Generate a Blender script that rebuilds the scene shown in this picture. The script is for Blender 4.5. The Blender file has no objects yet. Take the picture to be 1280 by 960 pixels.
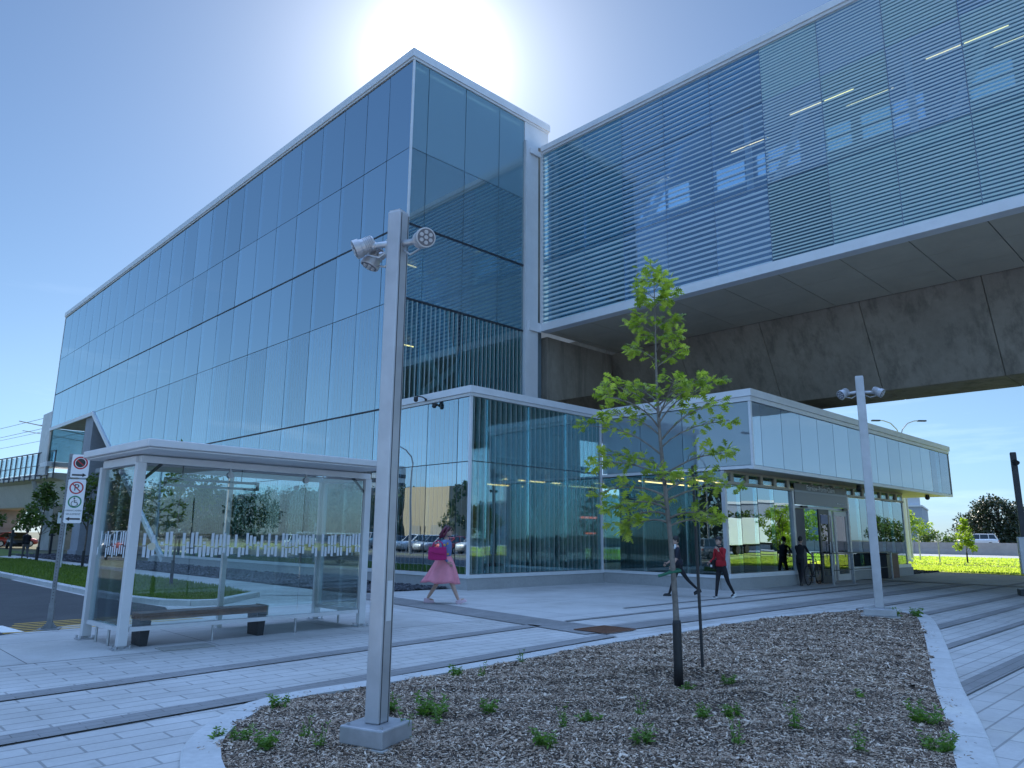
import bpy, bmesh, math, random
import numpy as np
from mathutils import Vector, Matrix, Euler
rnd = random.Random(7)
nrng = np.random.default_rng(11)
SC = bpy.context.scene
COL = SC.collection
R = math.radians
PI = math.pi
EXPO = 0.62

# ------------------------------------------------------------------ helpers
class MB:
    """collects shapes and links them as ONE mesh object"""
    def __init__(self):
        self.v = []; self.f = []; self.m = []
    def add(self, vs, fs, mi=0):
        o = len(self.v); self.v += [tuple(p) for p in vs]
        for f in fs:
            self.f.append([i + o for i in f]); self.m.append(mi)
    def box(self, x0, x1, y0, y1, z0, z1, mi=0):
        vs = [(x0,y0,z0),(x1,y0,z0),(x1,y1,z0),(x0,y1,z0),(x0,y0,z1),(x1,y0,z1),(x1,y1,z1),(x0,y1,z1)]
        self.add(vs, [(0,3,2,1),(4,5,6,7),(0,1,5,4),(1,2,6,5),(2,3,7,6),(3,0,4,7)], mi)
    def obox(self, c, h, rz=0.0, mi=0, M=None):
        if M is None: M = Matrix.Rotation(rz, 3, 'Z')
        c = Vector(c); vs = []
        for sz in (-1,1):
            for sx, sy in ((-1,-1),(1,-1),(1,1),(-1,1)):
                vs.append(c + M @ Vector((sx*h[0], sy*h[1], sz*h[2])))
        self.add(vs, [(0,3,2,1),(4,5,6,7),(0,1,5,4),(1,2,6,5),(2,3,7,6),(3,0,4,7)], mi)
    def bar(self, p, q, w, h=None, mi=0, up=(0,0,1)):
        """rectangular bar between two points"""
        p = Vector(p); q = Vector(q); h = h or w
        d = (q-p); L = d.length; d.normalize()
        u = Vector(up)
        if abs(d.dot(u)) > .99: u = Vector((1,0,0))
        s = d.cross(u).normalized(); u = s.cross(d)
        M = Matrix((d, s, u)).transposed()
        self.obox((p+q)/2, (L/2, w/2, h/2), M=M, mi=mi)
    def tube(self, p, q, r0, r1=None, n=12, mi=0, cap=True):
        p = Vector(p); q = Vector(q); r1 = r0 if r1 is None else r1
        d = (q-p).normalized(); a = d.orthogonal().normalized(); b = d.cross(a)
        vs = []
        for c, r in ((p,r0),(q,r1)):
            for i in range(n):
                t = 2*PI*i/n; vs.append(c + a*(r*math.cos(t)) + b*(r*math.sin(t)))
        fs = [(i,(i+1)%n,n+(i+1)%n,n+i) for i in range(n)]
        if cap: fs += [tuple(range(n-1,-1,-1)), tuple(range(n,2*n))]
        self.add(vs, fs, mi)
    def path(self, pts, rads, n=8, mi=0):
        pts = [Vector(p) for p in pts]
        if not isinstance(rads, (list,tuple)): rads = [rads]*len(pts)
        vs = []; ref = None
        for i, p in enumerate(pts):
            d = (pts[min(i+1,len(pts)-1)] - pts[max(i-1,0)]).normalized()
            if ref is None: ref = d.orthogonal().normalized()
            a = (ref - d*ref.dot(d)); a = a.normalized() if a.length > 1e-6 else d.orthogonal().normalized()
            ref = a; b = d.cross(a)
            for k in range(n):
                t = 2*PI*k/n; vs.append(p + a*(rads[i]*math.cos(t)) + b*(rads[i]*math.sin(t)))
        fs = []
        for i in range(len(pts)-1):
            for k in range(n):
                fs.append((i*n+k, i*n+(k+1)%n, (i+1)*n+(k+1)%n, (i+1)*n+k))
        fs += [tuple(range(n-1,-1,-1)), tuple(range((len(pts)-1)*n, len(pts)*n))]
        self.add(vs, fs, mi)
    def prism(self, poly, z0, z1, mi=0, axis='z'):
        """polygon (2d) extruded along an axis; for x: poly=(y,z); for y: poly=(x,z)"""
        n = len(poly)
        def P(a, b, h):
            return (a,b,h) if axis == 'z' else ((h,a,b) if axis == 'x' else (a,h,b))
        vs = [P(a,b,z0) for a,b in poly] + [P(a,b,z1) for a,b in poly]
        fs = [(i,(i+1)%n,n+(i+1)%n,n+i) for i in range(n)] + [tuple(range(n-1,-1,-1)), tuple(range(n,2*n))]
        self.add(vs, fs, mi)
    def lathe(self, prof, c=(0,0,0), n=16, mi=0):
        vs = []; m = len(prof)
        for r, z in prof:
            for k in range(n):
                t = 2*PI*k/n; vs.append((c[0]+r*math.cos(t), c[1]+r*math.sin(t), c[2]+z))
        fs = [(i*n+k, i*n+(k+1)%n, (i+1)*n+(k+1)%n, (i+1)*n+k) for i in range(m-1) for k in range(n)]
        fs += [tuple(range(n-1,-1,-1)), tuple(range((m-1)*n, m*n))]
        self.add(vs, fs, mi)
    def ball(self, c, r, n=10, m=7, mi=0, M=None):
        if not isinstance(r, (list,tuple)): r = (r,r,r)
        vs = []; c = Vector(c)
        for j in range(m+1):
            ph = PI*j/m
            for k in range(n):
                t = 2*PI*k/n
                v = Vector((r[0]*math.sin(ph)*math.cos(t), r[1]*math.sin(ph)*math.sin(t), r[2]*math.cos(ph)))
                if M: v = M @ v
                vs.append(c+v)
        fs = [(j*n+k,(j+1)*n+k,(j+1)*n+(k+1)%n,j*n+(k+1)%n) for j in range(m) for k in range(n)]
        self.add(vs, fs, mi)
    def quad(self, a, b, c, d, mi=0):
        self.add([a,b,c,d], [(0,1,2,3)], mi)
    def mesh(self, name, mats):
        me = bpy.data.meshes.new(name)
        me.from_pydata(self.v, [], self.f)
        for m in (mats if isinstance(mats,(list,tuple)) else [mats]): me.materials.append(m)
        if any(self.m): me.polygons.foreach_set('material_index', self.m)
        return me
    def build(self, name, mats, parent=None, smooth=False, bevel=0.0, fix=True):
        me = self.mesh(name, mats)
        if fix:
            bm = bmesh.new(); bm.from_mesh(me); bmesh.ops.recalc_face_normals(bm, faces=bm.faces[:]); bm.to_mesh(me); bm.free()
        return link(name, me, parent, smooth, bevel)

def link(name, me, parent=None, smooth=False, bevel=0.0):
    o = bpy.data.objects.new(name, me); COL.objects.link(o)
    if parent is not None:
        o.parent = parent
        W = parent.get('_w')
        if W is not None: o.location = (-W[0], -W[1], -W[2])
    if smooth:
        me.polygons.foreach_set('use_smooth', [True]*len(me.polygons))
    if bevel:
        b = o.modifiers.new('bevel','BEVEL'); b.width = bevel; b.segments = 2; b.limit_method = 'ANGLE'; b.angle_limit = R(40)
    return o

def tag(o, label=None, cat=None, group=None, kind=None):
    if label: o['label'] = label
    if cat: o['category'] = cat
    if group: o['group'] = group
    if kind: o['kind'] = kind
    return o
def thing(name, label, cat, loc=(0,0,0), rz=0.0, group=None, world=False):
    """Empty at the thing's base; world=True: the parts' meshes are written in world coordinates"""
    o = bpy.data.objects.new(name, None); COL.objects.link(o)
    o.empty_display_size = .3
    o.location = loc; o.rotation_euler = (0,0,rz)
    if world:
        o['_w'] = [float(c) for c in loc]
    return tag(o, label, cat, group)
def part(parent, name, mats, fn, smooth=False, bevel=0.0):
    b = MB(); fn(b); return b.build(name, mats, parent, smooth, bevel)
def sub(parent, name, mats, fn, smooth=False, bevel=0.0):
    """a sub-part: its mesh shares the coordinates of its part's mesh"""
    b = MB(); fn(b); me = b.mesh(name, mats)
    bm = bmesh.new(); bm.from_mesh(me); bmesh.ops.recalc_face_normals(bm, faces=bm.faces[:]); bm.to_mesh(me); bm.free()
    return link(name, me, parent, smooth, bevel)
def copy_tree(o, parent=None):
    c = o.copy(); COL.objects.link(c)
    if parent is not None: c.parent = parent
    for ch in [k for k in o.children]: copy_tree(ch, c)
    return c
def dup(o, loc, rz=0.0, label=None, scale=1.0):
    c = copy_tree(o); c.location = loc; c.rotation_euler = (0,0,rz); c.scale = (scale,)*3
    if label: c['label'] = label
    return c

# ------------------------------------------------------------------ materials
MATS = {}
class NT:
    def __init__(self, name):
        self.mat = bpy.data.materials.new(name); self.mat.use_nodes = True
        self.t = self.mat.node_tree; self.t.nodes.clear()
        self.out = self.n('ShaderNodeOutputMaterial')
    def n(self, typ, **kw):
        nd = self.t.nodes.new(typ)
        for k, v in kw.items():
            if k.startswith('i_'):
                key = k[2:]; key = int(key) if key.isdigit() else key.replace('_',' ')
                nd.inputs[key].default_value = v
            else: setattr(nd, k, v)
        return nd
    def l(self, a, b): self.t.links.new(a, b)
    def math(self, op, a, b=None, c=None):
        m = self.n('ShaderNodeMath', operation=op)
        for i, x in enumerate((a,b,c)):
            if x is None: continue
            if isinstance(x,(int,float)): m.inputs[i].default_value = x
            else: self.l(x, m.inputs[i])
        return m.outputs[0]
    def coord(self, which='Object'):
        return self.n('ShaderNodeTexCoord').outputs[which]
    def noise(self, scale, detail=4, rough=.55, vec=None, out='Fac'):
        nd = self.n('ShaderNodeTexNoise'); nd.inputs['Scale'].default_value = scale
        nd.inputs['Detail'].default_value = detail; nd.inputs['Roughness'].default_value = rough
        self.l(vec if vec is not None else self.coord(), nd.inputs['Vector'])
        return nd.outputs[out]
    def ramp(self, fac, stops):
        r = self.n('ShaderNodeValToRGB'); e = r.color_ramp.elements
        while len(e) > 1: e.remove(e[-1])
        e[0].position = stops[0][0]; e[0].color = (*stops[0][1],1)
        for p, c in stops[1:]:
            k = e.new(p); k.color = (*c,1)
        self.l(fac, r.inputs[0]); return r.outputs[0]
    def mix(self, fac, a, b, blend='MIX'):
        m = self.n('ShaderNodeMix', data_type='RGBA', blend_type=blend)
        for s, x in ((0,fac),(6,a),(7,b)):
            if isinstance(x,(int,float)): m.inputs[s].default_value = x
            elif isinstance(x,(tuple,list)): m.inputs[s].default_value = (*x,1)
            else: self.l(x, m.inputs[s])
        return m.outputs[2]
    def bump(self, h, strength=.3, dist=.02):
        b = self.n('ShaderNodeBump'); b.inputs['Strength'].default_value = strength; b.inputs['Distance'].default_value = dist
        self.l(h, b.inputs['Height']); return b.outputs[0]
    def pbr(self, col, rough=.6, metal=0.0, normal=None, **kw):
        p = self.n('ShaderNodeBsdfPrincipled')
        for key, x in (('Base Color',col),('Roughness',rough),('Metallic',metal)):
            if isinstance(x,(tuple,list)): p.inputs[key].default_value = (*x,1)
            elif isinstance(x,(int,float)): p.inputs[key].default_value = x
            else: self.l(x, p.inputs[key])
        for k, v in kw.items(): p.inputs[k.replace('_',' ')].default_value = v
        if normal is not None: self.l(normal, p.inputs['Normal'])
        self.l(p.outputs[0], self.out.inputs[0]); return p

def mottled(name, c, var=.18, scale=3.0, rough=.6, metal=0.0, bump=0.0, bscale=40, fine=True, **kw):
    """base colour with soft procedural variation"""
    if name in MATS: return MATS[name]
    t = NT(name)
    f = t.noise(scale, 5, .6)
    lo = tuple(max(0,x*(1-var)) for x in c); hi = tuple(min(1,x*(1+var)) for x in c)
    col = t.ramp(f, [(.3,lo),(.7,hi)])
    nrm = t.bump(t.noise(bscale, 4, .6), bump, .01) if bump else None
    if fine:
        rr = t.math('MULTIPLY_ADD', t.noise(scale*7, 3), .25, rough-.12)
    else: rr = rough
    t.pbr(col, rr, metal, nrm, **kw)
    MATS[name] = t.mat; return t.mat
def emit(name, c, s):
    if name in MATS: return MATS[name]
    t = NT(name); e = t.n('ShaderNodeEmission'); e.inputs[0].default_value = (*c,1); e.inputs[1].default_value = s
    t.l(e.outputs[0], t.out.inputs[0]); MATS[name] = t.mat; return t.mat

def glass(name, tint, base=.3, gain=.9, ior=1.5, refl=(.9,.96,1), wav=.0, frit=None, fritcol=(.62,.72,.72), haze=0.0):
    """architectural glass: tinted see-through + mirror reflection; frit = (axis, pitch, duty)"""
    if name in MATS: return MATS[name]
    t = NT(name)
    tr = t.n('ShaderNodeBsdfTransparent'); tr.inputs[0].default_value = (*tint,1)
    gl = t.n('ShaderNodeBsdfGlossy'); gl.inputs['Roughness'].default_value = 0.0; gl.inputs[0].default_value = (*refl,1)
    if wav:
        t.l(t.bump(t.noise(.35, 2, .4), wav, .05), gl.inputs['Normal'])
    fr = t.n('ShaderNodeFresnel'); fr.inputs[0].default_value = ior
    oi = t.n('ShaderNodeObjectInfo'); vary = t.math('MULTIPLY_ADD', oi.outputs['Random'], .09 if base > .1 else .02, base-(.045 if base > .1 else .01))
    fac = t.math('MINIMUM', t.math('MULTIPLY_ADD', fr.outputs[0], gain, vary), 1.0)
    mx = t.n('ShaderNodeMixShader'); t.l(fac, mx.inputs[0]); t.l(tr.outputs[0], mx.inputs[1]); t.l(gl.outputs[0], mx.inputs[2])
    last = mx.outputs[0]
    if frit or haze:
        df = t.n('ShaderNodeBsdfDiffuse'); df.inputs[0].default_value = (*fritcol,1)
        tl = t.n('ShaderNodeBsdfTranslucent'); tl.inputs[0].default_value = (*fritcol,1)
        m0 = t.n('ShaderNodeMixShader'); m0.inputs[0].default_value = .35
        t.l(df.outputs[0], m0.inputs[1]); t.l(tl.outputs[0], m0.inputs[2])
        m2 = t.n('ShaderNodeMixShader'); t.l(last, m2.inputs[1]); t.l(m0.outputs[0], m2.inputs[2])
        if frit:
            ax, pitch, duty, op = frit
            sx = t.n('ShaderNodeSeparateXYZ'); t.l(t.coord(), sx.inputs[0])
            if ax == 'h': v = sx.outputs[2]
            else: v = t.math('ADD', sx.outputs[0], sx.outputs[1])
            w = t.math('LESS_THAN', t.math('FRACT', t.math('DIVIDE', v, pitch)), duty)
            t.l(t.math('MULTIPLY', w, op), m2.inputs[0])
        else: m2.inputs[0].default_value = haze
        last = m2.outputs[0]
    t.l(last, t.out.inputs[0]); MATS[name] = t.mat; return t.mat

alu = mottled('aluminium', (.47,.47,.49), .14, 2.5, .36, .35)
alu_light = mottled('light_aluminium', (.72,.73,.75), .05, 2, .42, .12)
galv = mottled('galvanised_steel', (.45,.46,.48), .2, 9, .45, .8)
dark_metal = mottled('dark_metal', (.035,.037,.042), .2, 5, .45, .3)
black_plastic = mottled('black_plastic', (.018,.018,.02), .2, 8, .5)
mullion_m = mottled('mullion_grey', (.09,.11,.14), .1, 4, .4, .4)
steel_white = mottled('white_painted_steel', (.72,.74,.76), .06, 3, .45)
panel_m = mottled('soffit_panel', (.58,.52,.41), .08, .8, .45, .15)
white_paint = mottled('white_paint', (.78,.78,.78), .06, 4, .5)
interior_m = mottled('interior_wall', (.17,.22,.25), .15, .6, .7)
interior_dark = mottled('interior_dark', (.10,.13,.15), .2, .6, .7)
slab_m = mottled('floor_slab', (.32,.34,.35), .1, 1, .7)
lamp_warm = emit('warm_light_strip', (1,.55,.20), 3)
lamp_white = emit('white_downlight', (.9,.97,1), 5)

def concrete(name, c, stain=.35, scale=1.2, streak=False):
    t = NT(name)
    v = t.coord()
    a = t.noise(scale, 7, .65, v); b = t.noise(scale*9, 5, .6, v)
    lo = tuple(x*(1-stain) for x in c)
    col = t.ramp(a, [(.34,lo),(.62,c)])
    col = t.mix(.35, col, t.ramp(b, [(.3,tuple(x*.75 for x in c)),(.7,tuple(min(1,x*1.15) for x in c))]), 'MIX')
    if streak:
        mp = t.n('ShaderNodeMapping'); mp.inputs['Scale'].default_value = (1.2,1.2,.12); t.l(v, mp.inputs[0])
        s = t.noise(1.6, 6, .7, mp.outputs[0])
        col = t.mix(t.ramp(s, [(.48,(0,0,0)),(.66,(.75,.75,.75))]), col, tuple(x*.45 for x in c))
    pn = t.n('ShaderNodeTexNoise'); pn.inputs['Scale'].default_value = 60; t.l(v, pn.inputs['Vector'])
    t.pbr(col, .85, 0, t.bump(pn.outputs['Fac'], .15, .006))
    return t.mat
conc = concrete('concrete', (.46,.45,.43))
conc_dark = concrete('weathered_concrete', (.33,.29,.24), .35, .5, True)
conc_pier = concrete('grey_blue_concrete', (.36,.38,.42), .2, .6)
kerb_m = concrete('kerb_concrete', (.56,.56,.55), .22, 2.0)
stone_m = concrete('plinth_stone', (.40,.40,.40), .15, 1.5)

def paver(name, c, c2, rw=.22, bl=.62, mortar=.012, jit=.5):
    t = NT(name)
    br = t.n('ShaderNodeTexBrick'); t.l(t.coord(), br.inputs['Vector'])
    br.offset = .5; br.inputs['Scale'].default_value = 1
    br.inputs['Brick Width'].default_value = bl; br.inputs['Row Height'].default_value = rw
    br.inputs['Mortar Size'].default_value = mortar; br.inputs['Mortar Smooth'].default_value = .3; br.inputs['Bias'].default_value = 0
    br.inputs['Color1'].default_value = (*c,1); br.inputs['Color2'].default_value = (*c2,1); br.inputs['Mortar'].default_value = tuple(x*.58 for x in c)+(1,)
    big = t.ramp(t.noise(.6, 6, .6), [(.3,(.80,.80,.80)),(.7,(1.0,1.0,1.0))])
    fine = t.ramp(t.noise(25, 6, .75), [(.3,(.86,.86,.86)),(.7,(1,1,1))])
    col = t.mix(1, t.mix(1, br.outputs['Color'], big, 'MULTIPLY'), fine, 'MULTIPLY')
    spots = t.ramp(t.noise(3.1, 3, .5), [(.66,(1,1,1)),(.76,(.80,.79,.77))])
    col = t.mix(1, col, spots, 'MULTIPLY')
    vo = t.n('ShaderNodeTexVoronoi'); vo.inputs['Scale'].default_value = 1.7; t.l(t.coord(), vo.inputs['Vector'])
    col = t.mix(1, col, t.ramp(vo.outputs['Distance'], [(.03,(.55,.55,.55)),(.05,(1,1,1))]), 'MULTIPLY')
    blot = t.ramp(t.noise(.23, 8, .72), [(.36,(.80,.79,.77)),(.54,(1,1,1))]); col = t.mix(1, col, blot, 'MULTIPLY')
    h = t.math('SUBTRACT', 1.0, br.outputs['Fac'])
    t.pbr(col, .82, 0, t.bump(h, .5, .008)); return t.mat
paver_light = paver('light_pavers', (.63,.62,.60), (.57,.56,.545))
paver_right = paver('long_light_pavers', (.61,.60,.58), (.56,.55,.535), .223, .9, .011)
paver_dark = paver('dark_pavers', (.34,.335,.335), (.29,.29,.29), .115, .34, .005)

def slabcon(name):
    t = NT(name); v = t.coord()
    br = t.n('ShaderNodeTexBrick'); t.l(v, br.inputs['Vector']); br.offset = 0
    br.inputs['Scale'].default_value = 1; br.inputs['Brick Width'].default_value = 2.4; br.inputs['Row Height'].default_value = 2.6
    br.inputs['Mortar Size'].default_value = .009; br.inputs['Color1'].default_value = (.61,.60,.58,1); br.inputs['Color2'].default_value = (.57,.565,.55,1); br.inputs['Mortar'].default_value = (.22,.22,.22,1)
    col = t.mix(1, br.outputs['Color'], t.ramp(t.noise(.7, 7, .65), [(.3,(.80,.80,.80)),(.68,(1,1,1))]), 'MULTIPLY')
    col = t.mix(1, col, t.ramp(t.noise(30, 5, .7), [(.3,(.88,.88,.88)),(.7,(1,1,1))]), 'MULTIPLY')
    col = t.mix(1, col, t.ramp(t.noise(.3, 8, .75), [(.36,(.82,.81,.79)),(.54,(1,1,1))]), 'MULTIPLY')
    t.pbr(col, .8, 0, t.bump(t.math('SUBTRACT', 1.0, br.outputs['Fac']), .4, .006)); return t.mat
plaza_con = slabcon('plaza_concrete')

def ground_mat(name, a, b, c, sc=1.0, rough=.95, bump=.3):
    t = NT(name); v = t.coord()
    col = t.ramp(t.noise(sc, 8, .7, v), [(.3,a),(.5,b),(.72,c)])
    col = t.mix(1, col, t.ramp(t.noise(sc*22, 5, .75, v), [(.28,(.6,.6,.6)),(.7,(1.12,1.12,1.12))]), 'MULTIPLY')
    t.pbr(col, rough, 0, t.bump(t.noise(sc*30, 5, .7, v), bump, .02)); return t.mat
asphalt = ground_mat('asphalt', (.055,.055,.058), (.07,.07,.072), (.09,.09,.09), .8)
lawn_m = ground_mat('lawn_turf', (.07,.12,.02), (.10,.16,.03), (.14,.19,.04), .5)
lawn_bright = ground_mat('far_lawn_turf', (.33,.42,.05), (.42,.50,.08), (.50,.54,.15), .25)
soil_m = ground_mat('soil', (.05,.035,.025), (.075,.055,.04), (.11,.085,.06), 1.5)
mulch_m = ground_mat('mulch_base', (.03,.022,.017), (.075,.056,.044), (.17,.135,.11), 9, .95, .8)
dirt_m = ground_mat('field_ground', (.10,.11,.06), (.15,.15,.09), (.20,.19,.13), .05)

def leafmat(name, c, c2, trans=.45):
    t = NT(name)
    g = t.n('ShaderNodeNewGeometry')
    f = t.noise(1.3, 3, .6)
    r = t.math('ADD', t.math('MULTIPLY', g.outputs['Random Per Island'], .7), t.math('MULTIPLY', f, .4))
    col = t.ramp(r, [(.15,c),(.85,c2)])
    p = t.n('ShaderNodeBsdfPrincipled'); t.l(col, p.inputs['Base Color']); p.inputs['Roughness'].default_value = .5
    tl = t.n('ShaderNodeBsdfTranslucent'); t.l(t.mix(1, col, (1.5,1.6,.8), 'MULTIPLY'), tl.inputs[0])
    m = t.n('ShaderNodeMixShader'); m.inputs[0].default_value = trans
    t.l(p.outputs[0], m.inputs[1]); t.l(tl.outputs[0], m.inputs[2]); t.l(m.outputs[0], t.out.inputs[0]); return t.mat
oak_leaf = leafmat('oak_leaf', (.12,.19,.025), (.46,.52,.10), .55)
lime_leaf = leafmat('lime_leaf', (.15,.24,.02), (.30,.38,.05), .5)
dark_leaf = leafmat('dark_leaf', (.025,.05,.012), (.06,.09,.025), .3)
mid_leaf = leafmat('mid_leaf', (.05,.095,.018), (.11,.16,.035), .4)
spruce_leaf = leafmat('spruce_leaf', (.018,.032,.014), (.045,.062,.03), .15)
weed_leaf = leafmat('weed_leaf', (.09,.19,.03), (.18,.30,.06), .4)
far_leaf = leafmat('far_leaf', (.012,.028,.012), (.035,.06,.022), .2)
bark_m = mottled('bark', (.16,.13,.11), .4, 14, .9, 0, .5, 60)
bark_smooth = mottled('young_bark', (.21,.185,.165), .35, 11, .8, 0, .3, 80)

# ------------------------------------------------------------------ world, sun, camera
SUN_AZ, SUN_EL = R(52.56), R(35.1)
w = bpy.data.worlds.new('World'); SC.world = w; w.use_nodes = True
nt = w.node_tree; bg = nt.nodes['Background']
sky = nt.nodes.new('ShaderNodeTexSky'); sky.sky_type = 'NISHITA'; sky.sun_disc = False
sky.sun_elevation = SUN_EL; sky.sun_rotation = PI/2 - SUN_AZ
sky.altitude = 40; sky.air_density = 1.0; sky.dust_density = .3; sky.ozone_density = 4.0
SUNV = Vector((math.cos(SUN_EL)*math.cos(SUN_AZ), math.cos(SUN_EL)*math.sin(SUN_AZ), math.sin(SUN_EL)))
# the aureole of forward scattered light round the sun (the lamp itself has no visible disc)
tc = nt.nodes.new('ShaderNodeTexCoord'); dp = nt.nodes.new('ShaderNodeVectorMath'); dp.operation = 'DOT_PRODUCT'
nrm = nt.nodes.new('ShaderNodeVectorMath'); nrm.operation = 'NORMALIZE'
nt.links.new(tc.outputs['Generated'], nrm.inputs[0]); nt.links.new(nrm.outputs[0], dp.inputs[0]); dp.inputs[1].default_value = SUNV
def wm(op, a, b=None, c=None):
    m = nt.nodes.new('ShaderNodeMath'); m.operation = op
    for i, x in enumerate((a,b,c)):
        if x is None: continue
        if isinstance(x,(int,float)): m.inputs[i].default_value = x
        else: nt.links.new(x, m.inputs[i])
    return m.outputs[0]
dotp = wm('MAXIMUM', dp.outputs['Value'], 0.0)
glow = wm('ADD', wm('ADD', wm('MULTIPLY', wm('POWER', dotp, 620.0), 20.0), wm('MULTIPLY', wm('POWER', dotp, 120.0), 4.0)), wm('MULTIPLY', wm('POWER', dotp, 18.0), .35))
# sky brightened high overhead, added as fill light for the shaded plaza
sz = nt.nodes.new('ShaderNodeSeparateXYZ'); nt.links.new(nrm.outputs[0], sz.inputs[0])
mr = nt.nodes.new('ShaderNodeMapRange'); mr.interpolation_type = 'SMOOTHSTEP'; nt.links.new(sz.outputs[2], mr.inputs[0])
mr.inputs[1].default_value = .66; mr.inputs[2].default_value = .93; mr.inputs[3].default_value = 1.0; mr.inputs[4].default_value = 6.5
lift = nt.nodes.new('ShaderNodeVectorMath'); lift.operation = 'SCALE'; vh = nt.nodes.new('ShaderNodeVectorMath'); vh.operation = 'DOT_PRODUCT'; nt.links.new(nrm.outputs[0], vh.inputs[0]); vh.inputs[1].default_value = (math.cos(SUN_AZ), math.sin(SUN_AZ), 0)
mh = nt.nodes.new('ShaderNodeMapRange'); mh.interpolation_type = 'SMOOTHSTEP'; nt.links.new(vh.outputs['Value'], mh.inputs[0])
mh.inputs[1].default_value = .70; mh.inputs[2].default_value = -.1; mh.inputs[3].default_value = 1.0; mh.inputs[4].default_value = 1.7  # sky also brightened away from the sun, to lift shaded faces and reflections
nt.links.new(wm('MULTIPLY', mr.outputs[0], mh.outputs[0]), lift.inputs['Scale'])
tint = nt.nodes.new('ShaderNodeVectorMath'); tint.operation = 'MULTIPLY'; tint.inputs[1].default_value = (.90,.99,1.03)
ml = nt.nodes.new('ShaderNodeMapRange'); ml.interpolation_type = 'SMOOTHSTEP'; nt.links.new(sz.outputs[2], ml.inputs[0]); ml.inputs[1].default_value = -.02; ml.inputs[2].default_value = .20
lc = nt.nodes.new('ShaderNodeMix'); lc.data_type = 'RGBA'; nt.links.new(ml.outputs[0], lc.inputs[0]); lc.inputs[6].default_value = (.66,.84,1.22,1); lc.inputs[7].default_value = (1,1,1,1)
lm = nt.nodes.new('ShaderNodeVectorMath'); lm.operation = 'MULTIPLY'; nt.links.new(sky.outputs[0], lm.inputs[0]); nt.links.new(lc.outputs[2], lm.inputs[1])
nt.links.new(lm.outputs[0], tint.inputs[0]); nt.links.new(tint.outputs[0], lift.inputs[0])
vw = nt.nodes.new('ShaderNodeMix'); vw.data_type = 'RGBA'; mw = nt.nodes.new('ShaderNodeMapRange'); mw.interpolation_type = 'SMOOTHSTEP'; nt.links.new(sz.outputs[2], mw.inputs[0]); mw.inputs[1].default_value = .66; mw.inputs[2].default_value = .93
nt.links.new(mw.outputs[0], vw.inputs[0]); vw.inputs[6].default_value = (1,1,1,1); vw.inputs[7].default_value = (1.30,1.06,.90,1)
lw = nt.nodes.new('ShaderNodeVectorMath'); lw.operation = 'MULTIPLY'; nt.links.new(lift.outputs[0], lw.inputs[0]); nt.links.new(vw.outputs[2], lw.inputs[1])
mp_ = nt.nodes.new('ShaderNodeMapping'); mp_.inputs['Scale'].default_value = (2.2,2.2,17); mp_.inputs['Rotation'].default_value = (.05,.03,0); nt.links.new(nrm.outputs[0], mp_.inputs[0])
cn = nt.nodes.new('ShaderNodeTexNoise'); cn.inputs['Scale'].default_value = 1.6; cn.inputs['Detail'].default_value = 8; cn.inputs['Roughness'].default_value = .62; nt.links.new(mp_.outputs[0], cn.inputs['Vector'])
cr_ = nt.nodes.new('ShaderNodeMapRange'); nt.links.new(cn.outputs['Fac'], cr_.inputs[0]); cr_.inputs[1].default_value = .58; cr_.inputs[2].default_value = .80; cr_.inputs[3].default_value = 0; cr_.inputs[4].default_value = 1.5
ce = nt.nodes.new('ShaderNodeMapRange'); nt.links.new(sz.outputs[2], ce.inputs[0]); ce.inputs[1].default_value = .34; ce.inputs[2].default_value = .12; ce.inputs[3].default_value = 0; ce.inputs[4].default_value = 1
glow = wm('ADD', glow, wm('MULTIPLY', cr_.outputs[0], ce.outputs[0]))
gc = nt.nodes.new('ShaderNodeVectorMath'); gc.operation = 'ADD'
gcol = nt.nodes.new('ShaderNodeVectorMath'); gcol.operation = 'SCALE'; gcol.inputs[0].default_value = (1.0,1.0,.98)
nt.links.new(glow, gcol.inputs['Scale'])
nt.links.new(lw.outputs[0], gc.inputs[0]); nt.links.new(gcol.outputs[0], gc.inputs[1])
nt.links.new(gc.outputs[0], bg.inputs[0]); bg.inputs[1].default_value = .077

sl = bpy.data.lights.new('sun', 'SUN'); sl.energy = 5.0; sl.angle = R(.53); sl.color = (1,.94,.84)
so = bpy.data.objects.new('sun', sl); COL.objects.link(so)
so.rotation_euler = (-SUNV).to_track_quat('-Z','Y').to_euler(); so.location = (40,50,60)

cam = bpy.data.cameras.new('camera'); co = bpy.data.objects.new('camera', cam); COL.objects.link(co)
cam.sensor_width = 36; cam.lens = 36*913.782/1280; cam.clip_start = .05; cam.clip_end = 3000
def cam_axes(yaw, pitch, roll):
    f = Vector((math.cos(pitch)*math.cos(yaw), math.cos(pitch)*math.sin(yaw), math.sin(pitch)))
    r = Vector((math.sin(yaw), -math.cos(yaw), 0)); u = r.cross(f)
    return math.cos(roll)*r + math.sin(roll)*u, -math.sin(roll)*r + math.cos(roll)*u, f
cr, cu, cf = cam_axes(R(45.7015), R(11.7421), R(.5539))
Mx = Matrix((cr, cu, -cf)).transposed().to_4x4(); Mx.translation = (0,0,1.6); co.matrix_world = Mx
SC.camera = co
SC.view_settings.view_transform = 'Standard'; SC.view_settings.look = 'None'
SC.view_settings.exposure = EXPO; SC.view_settings.gamma = 1; SC.view_settings.use_curve_mapping = False
SC.cycles.use_denoising = True; SC.cycles.max_bounces = 10; SC.cycles.transparent_max_bounces = 24
SC.cycles.glossy_bounces = 5; SC.cycles.diffuse_bounces = 4; SC.cycles.caustics_reflective = False; SC.cycles.caustics_refractive = False
SC.cycles.sample_clamp_indirect = 6

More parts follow.
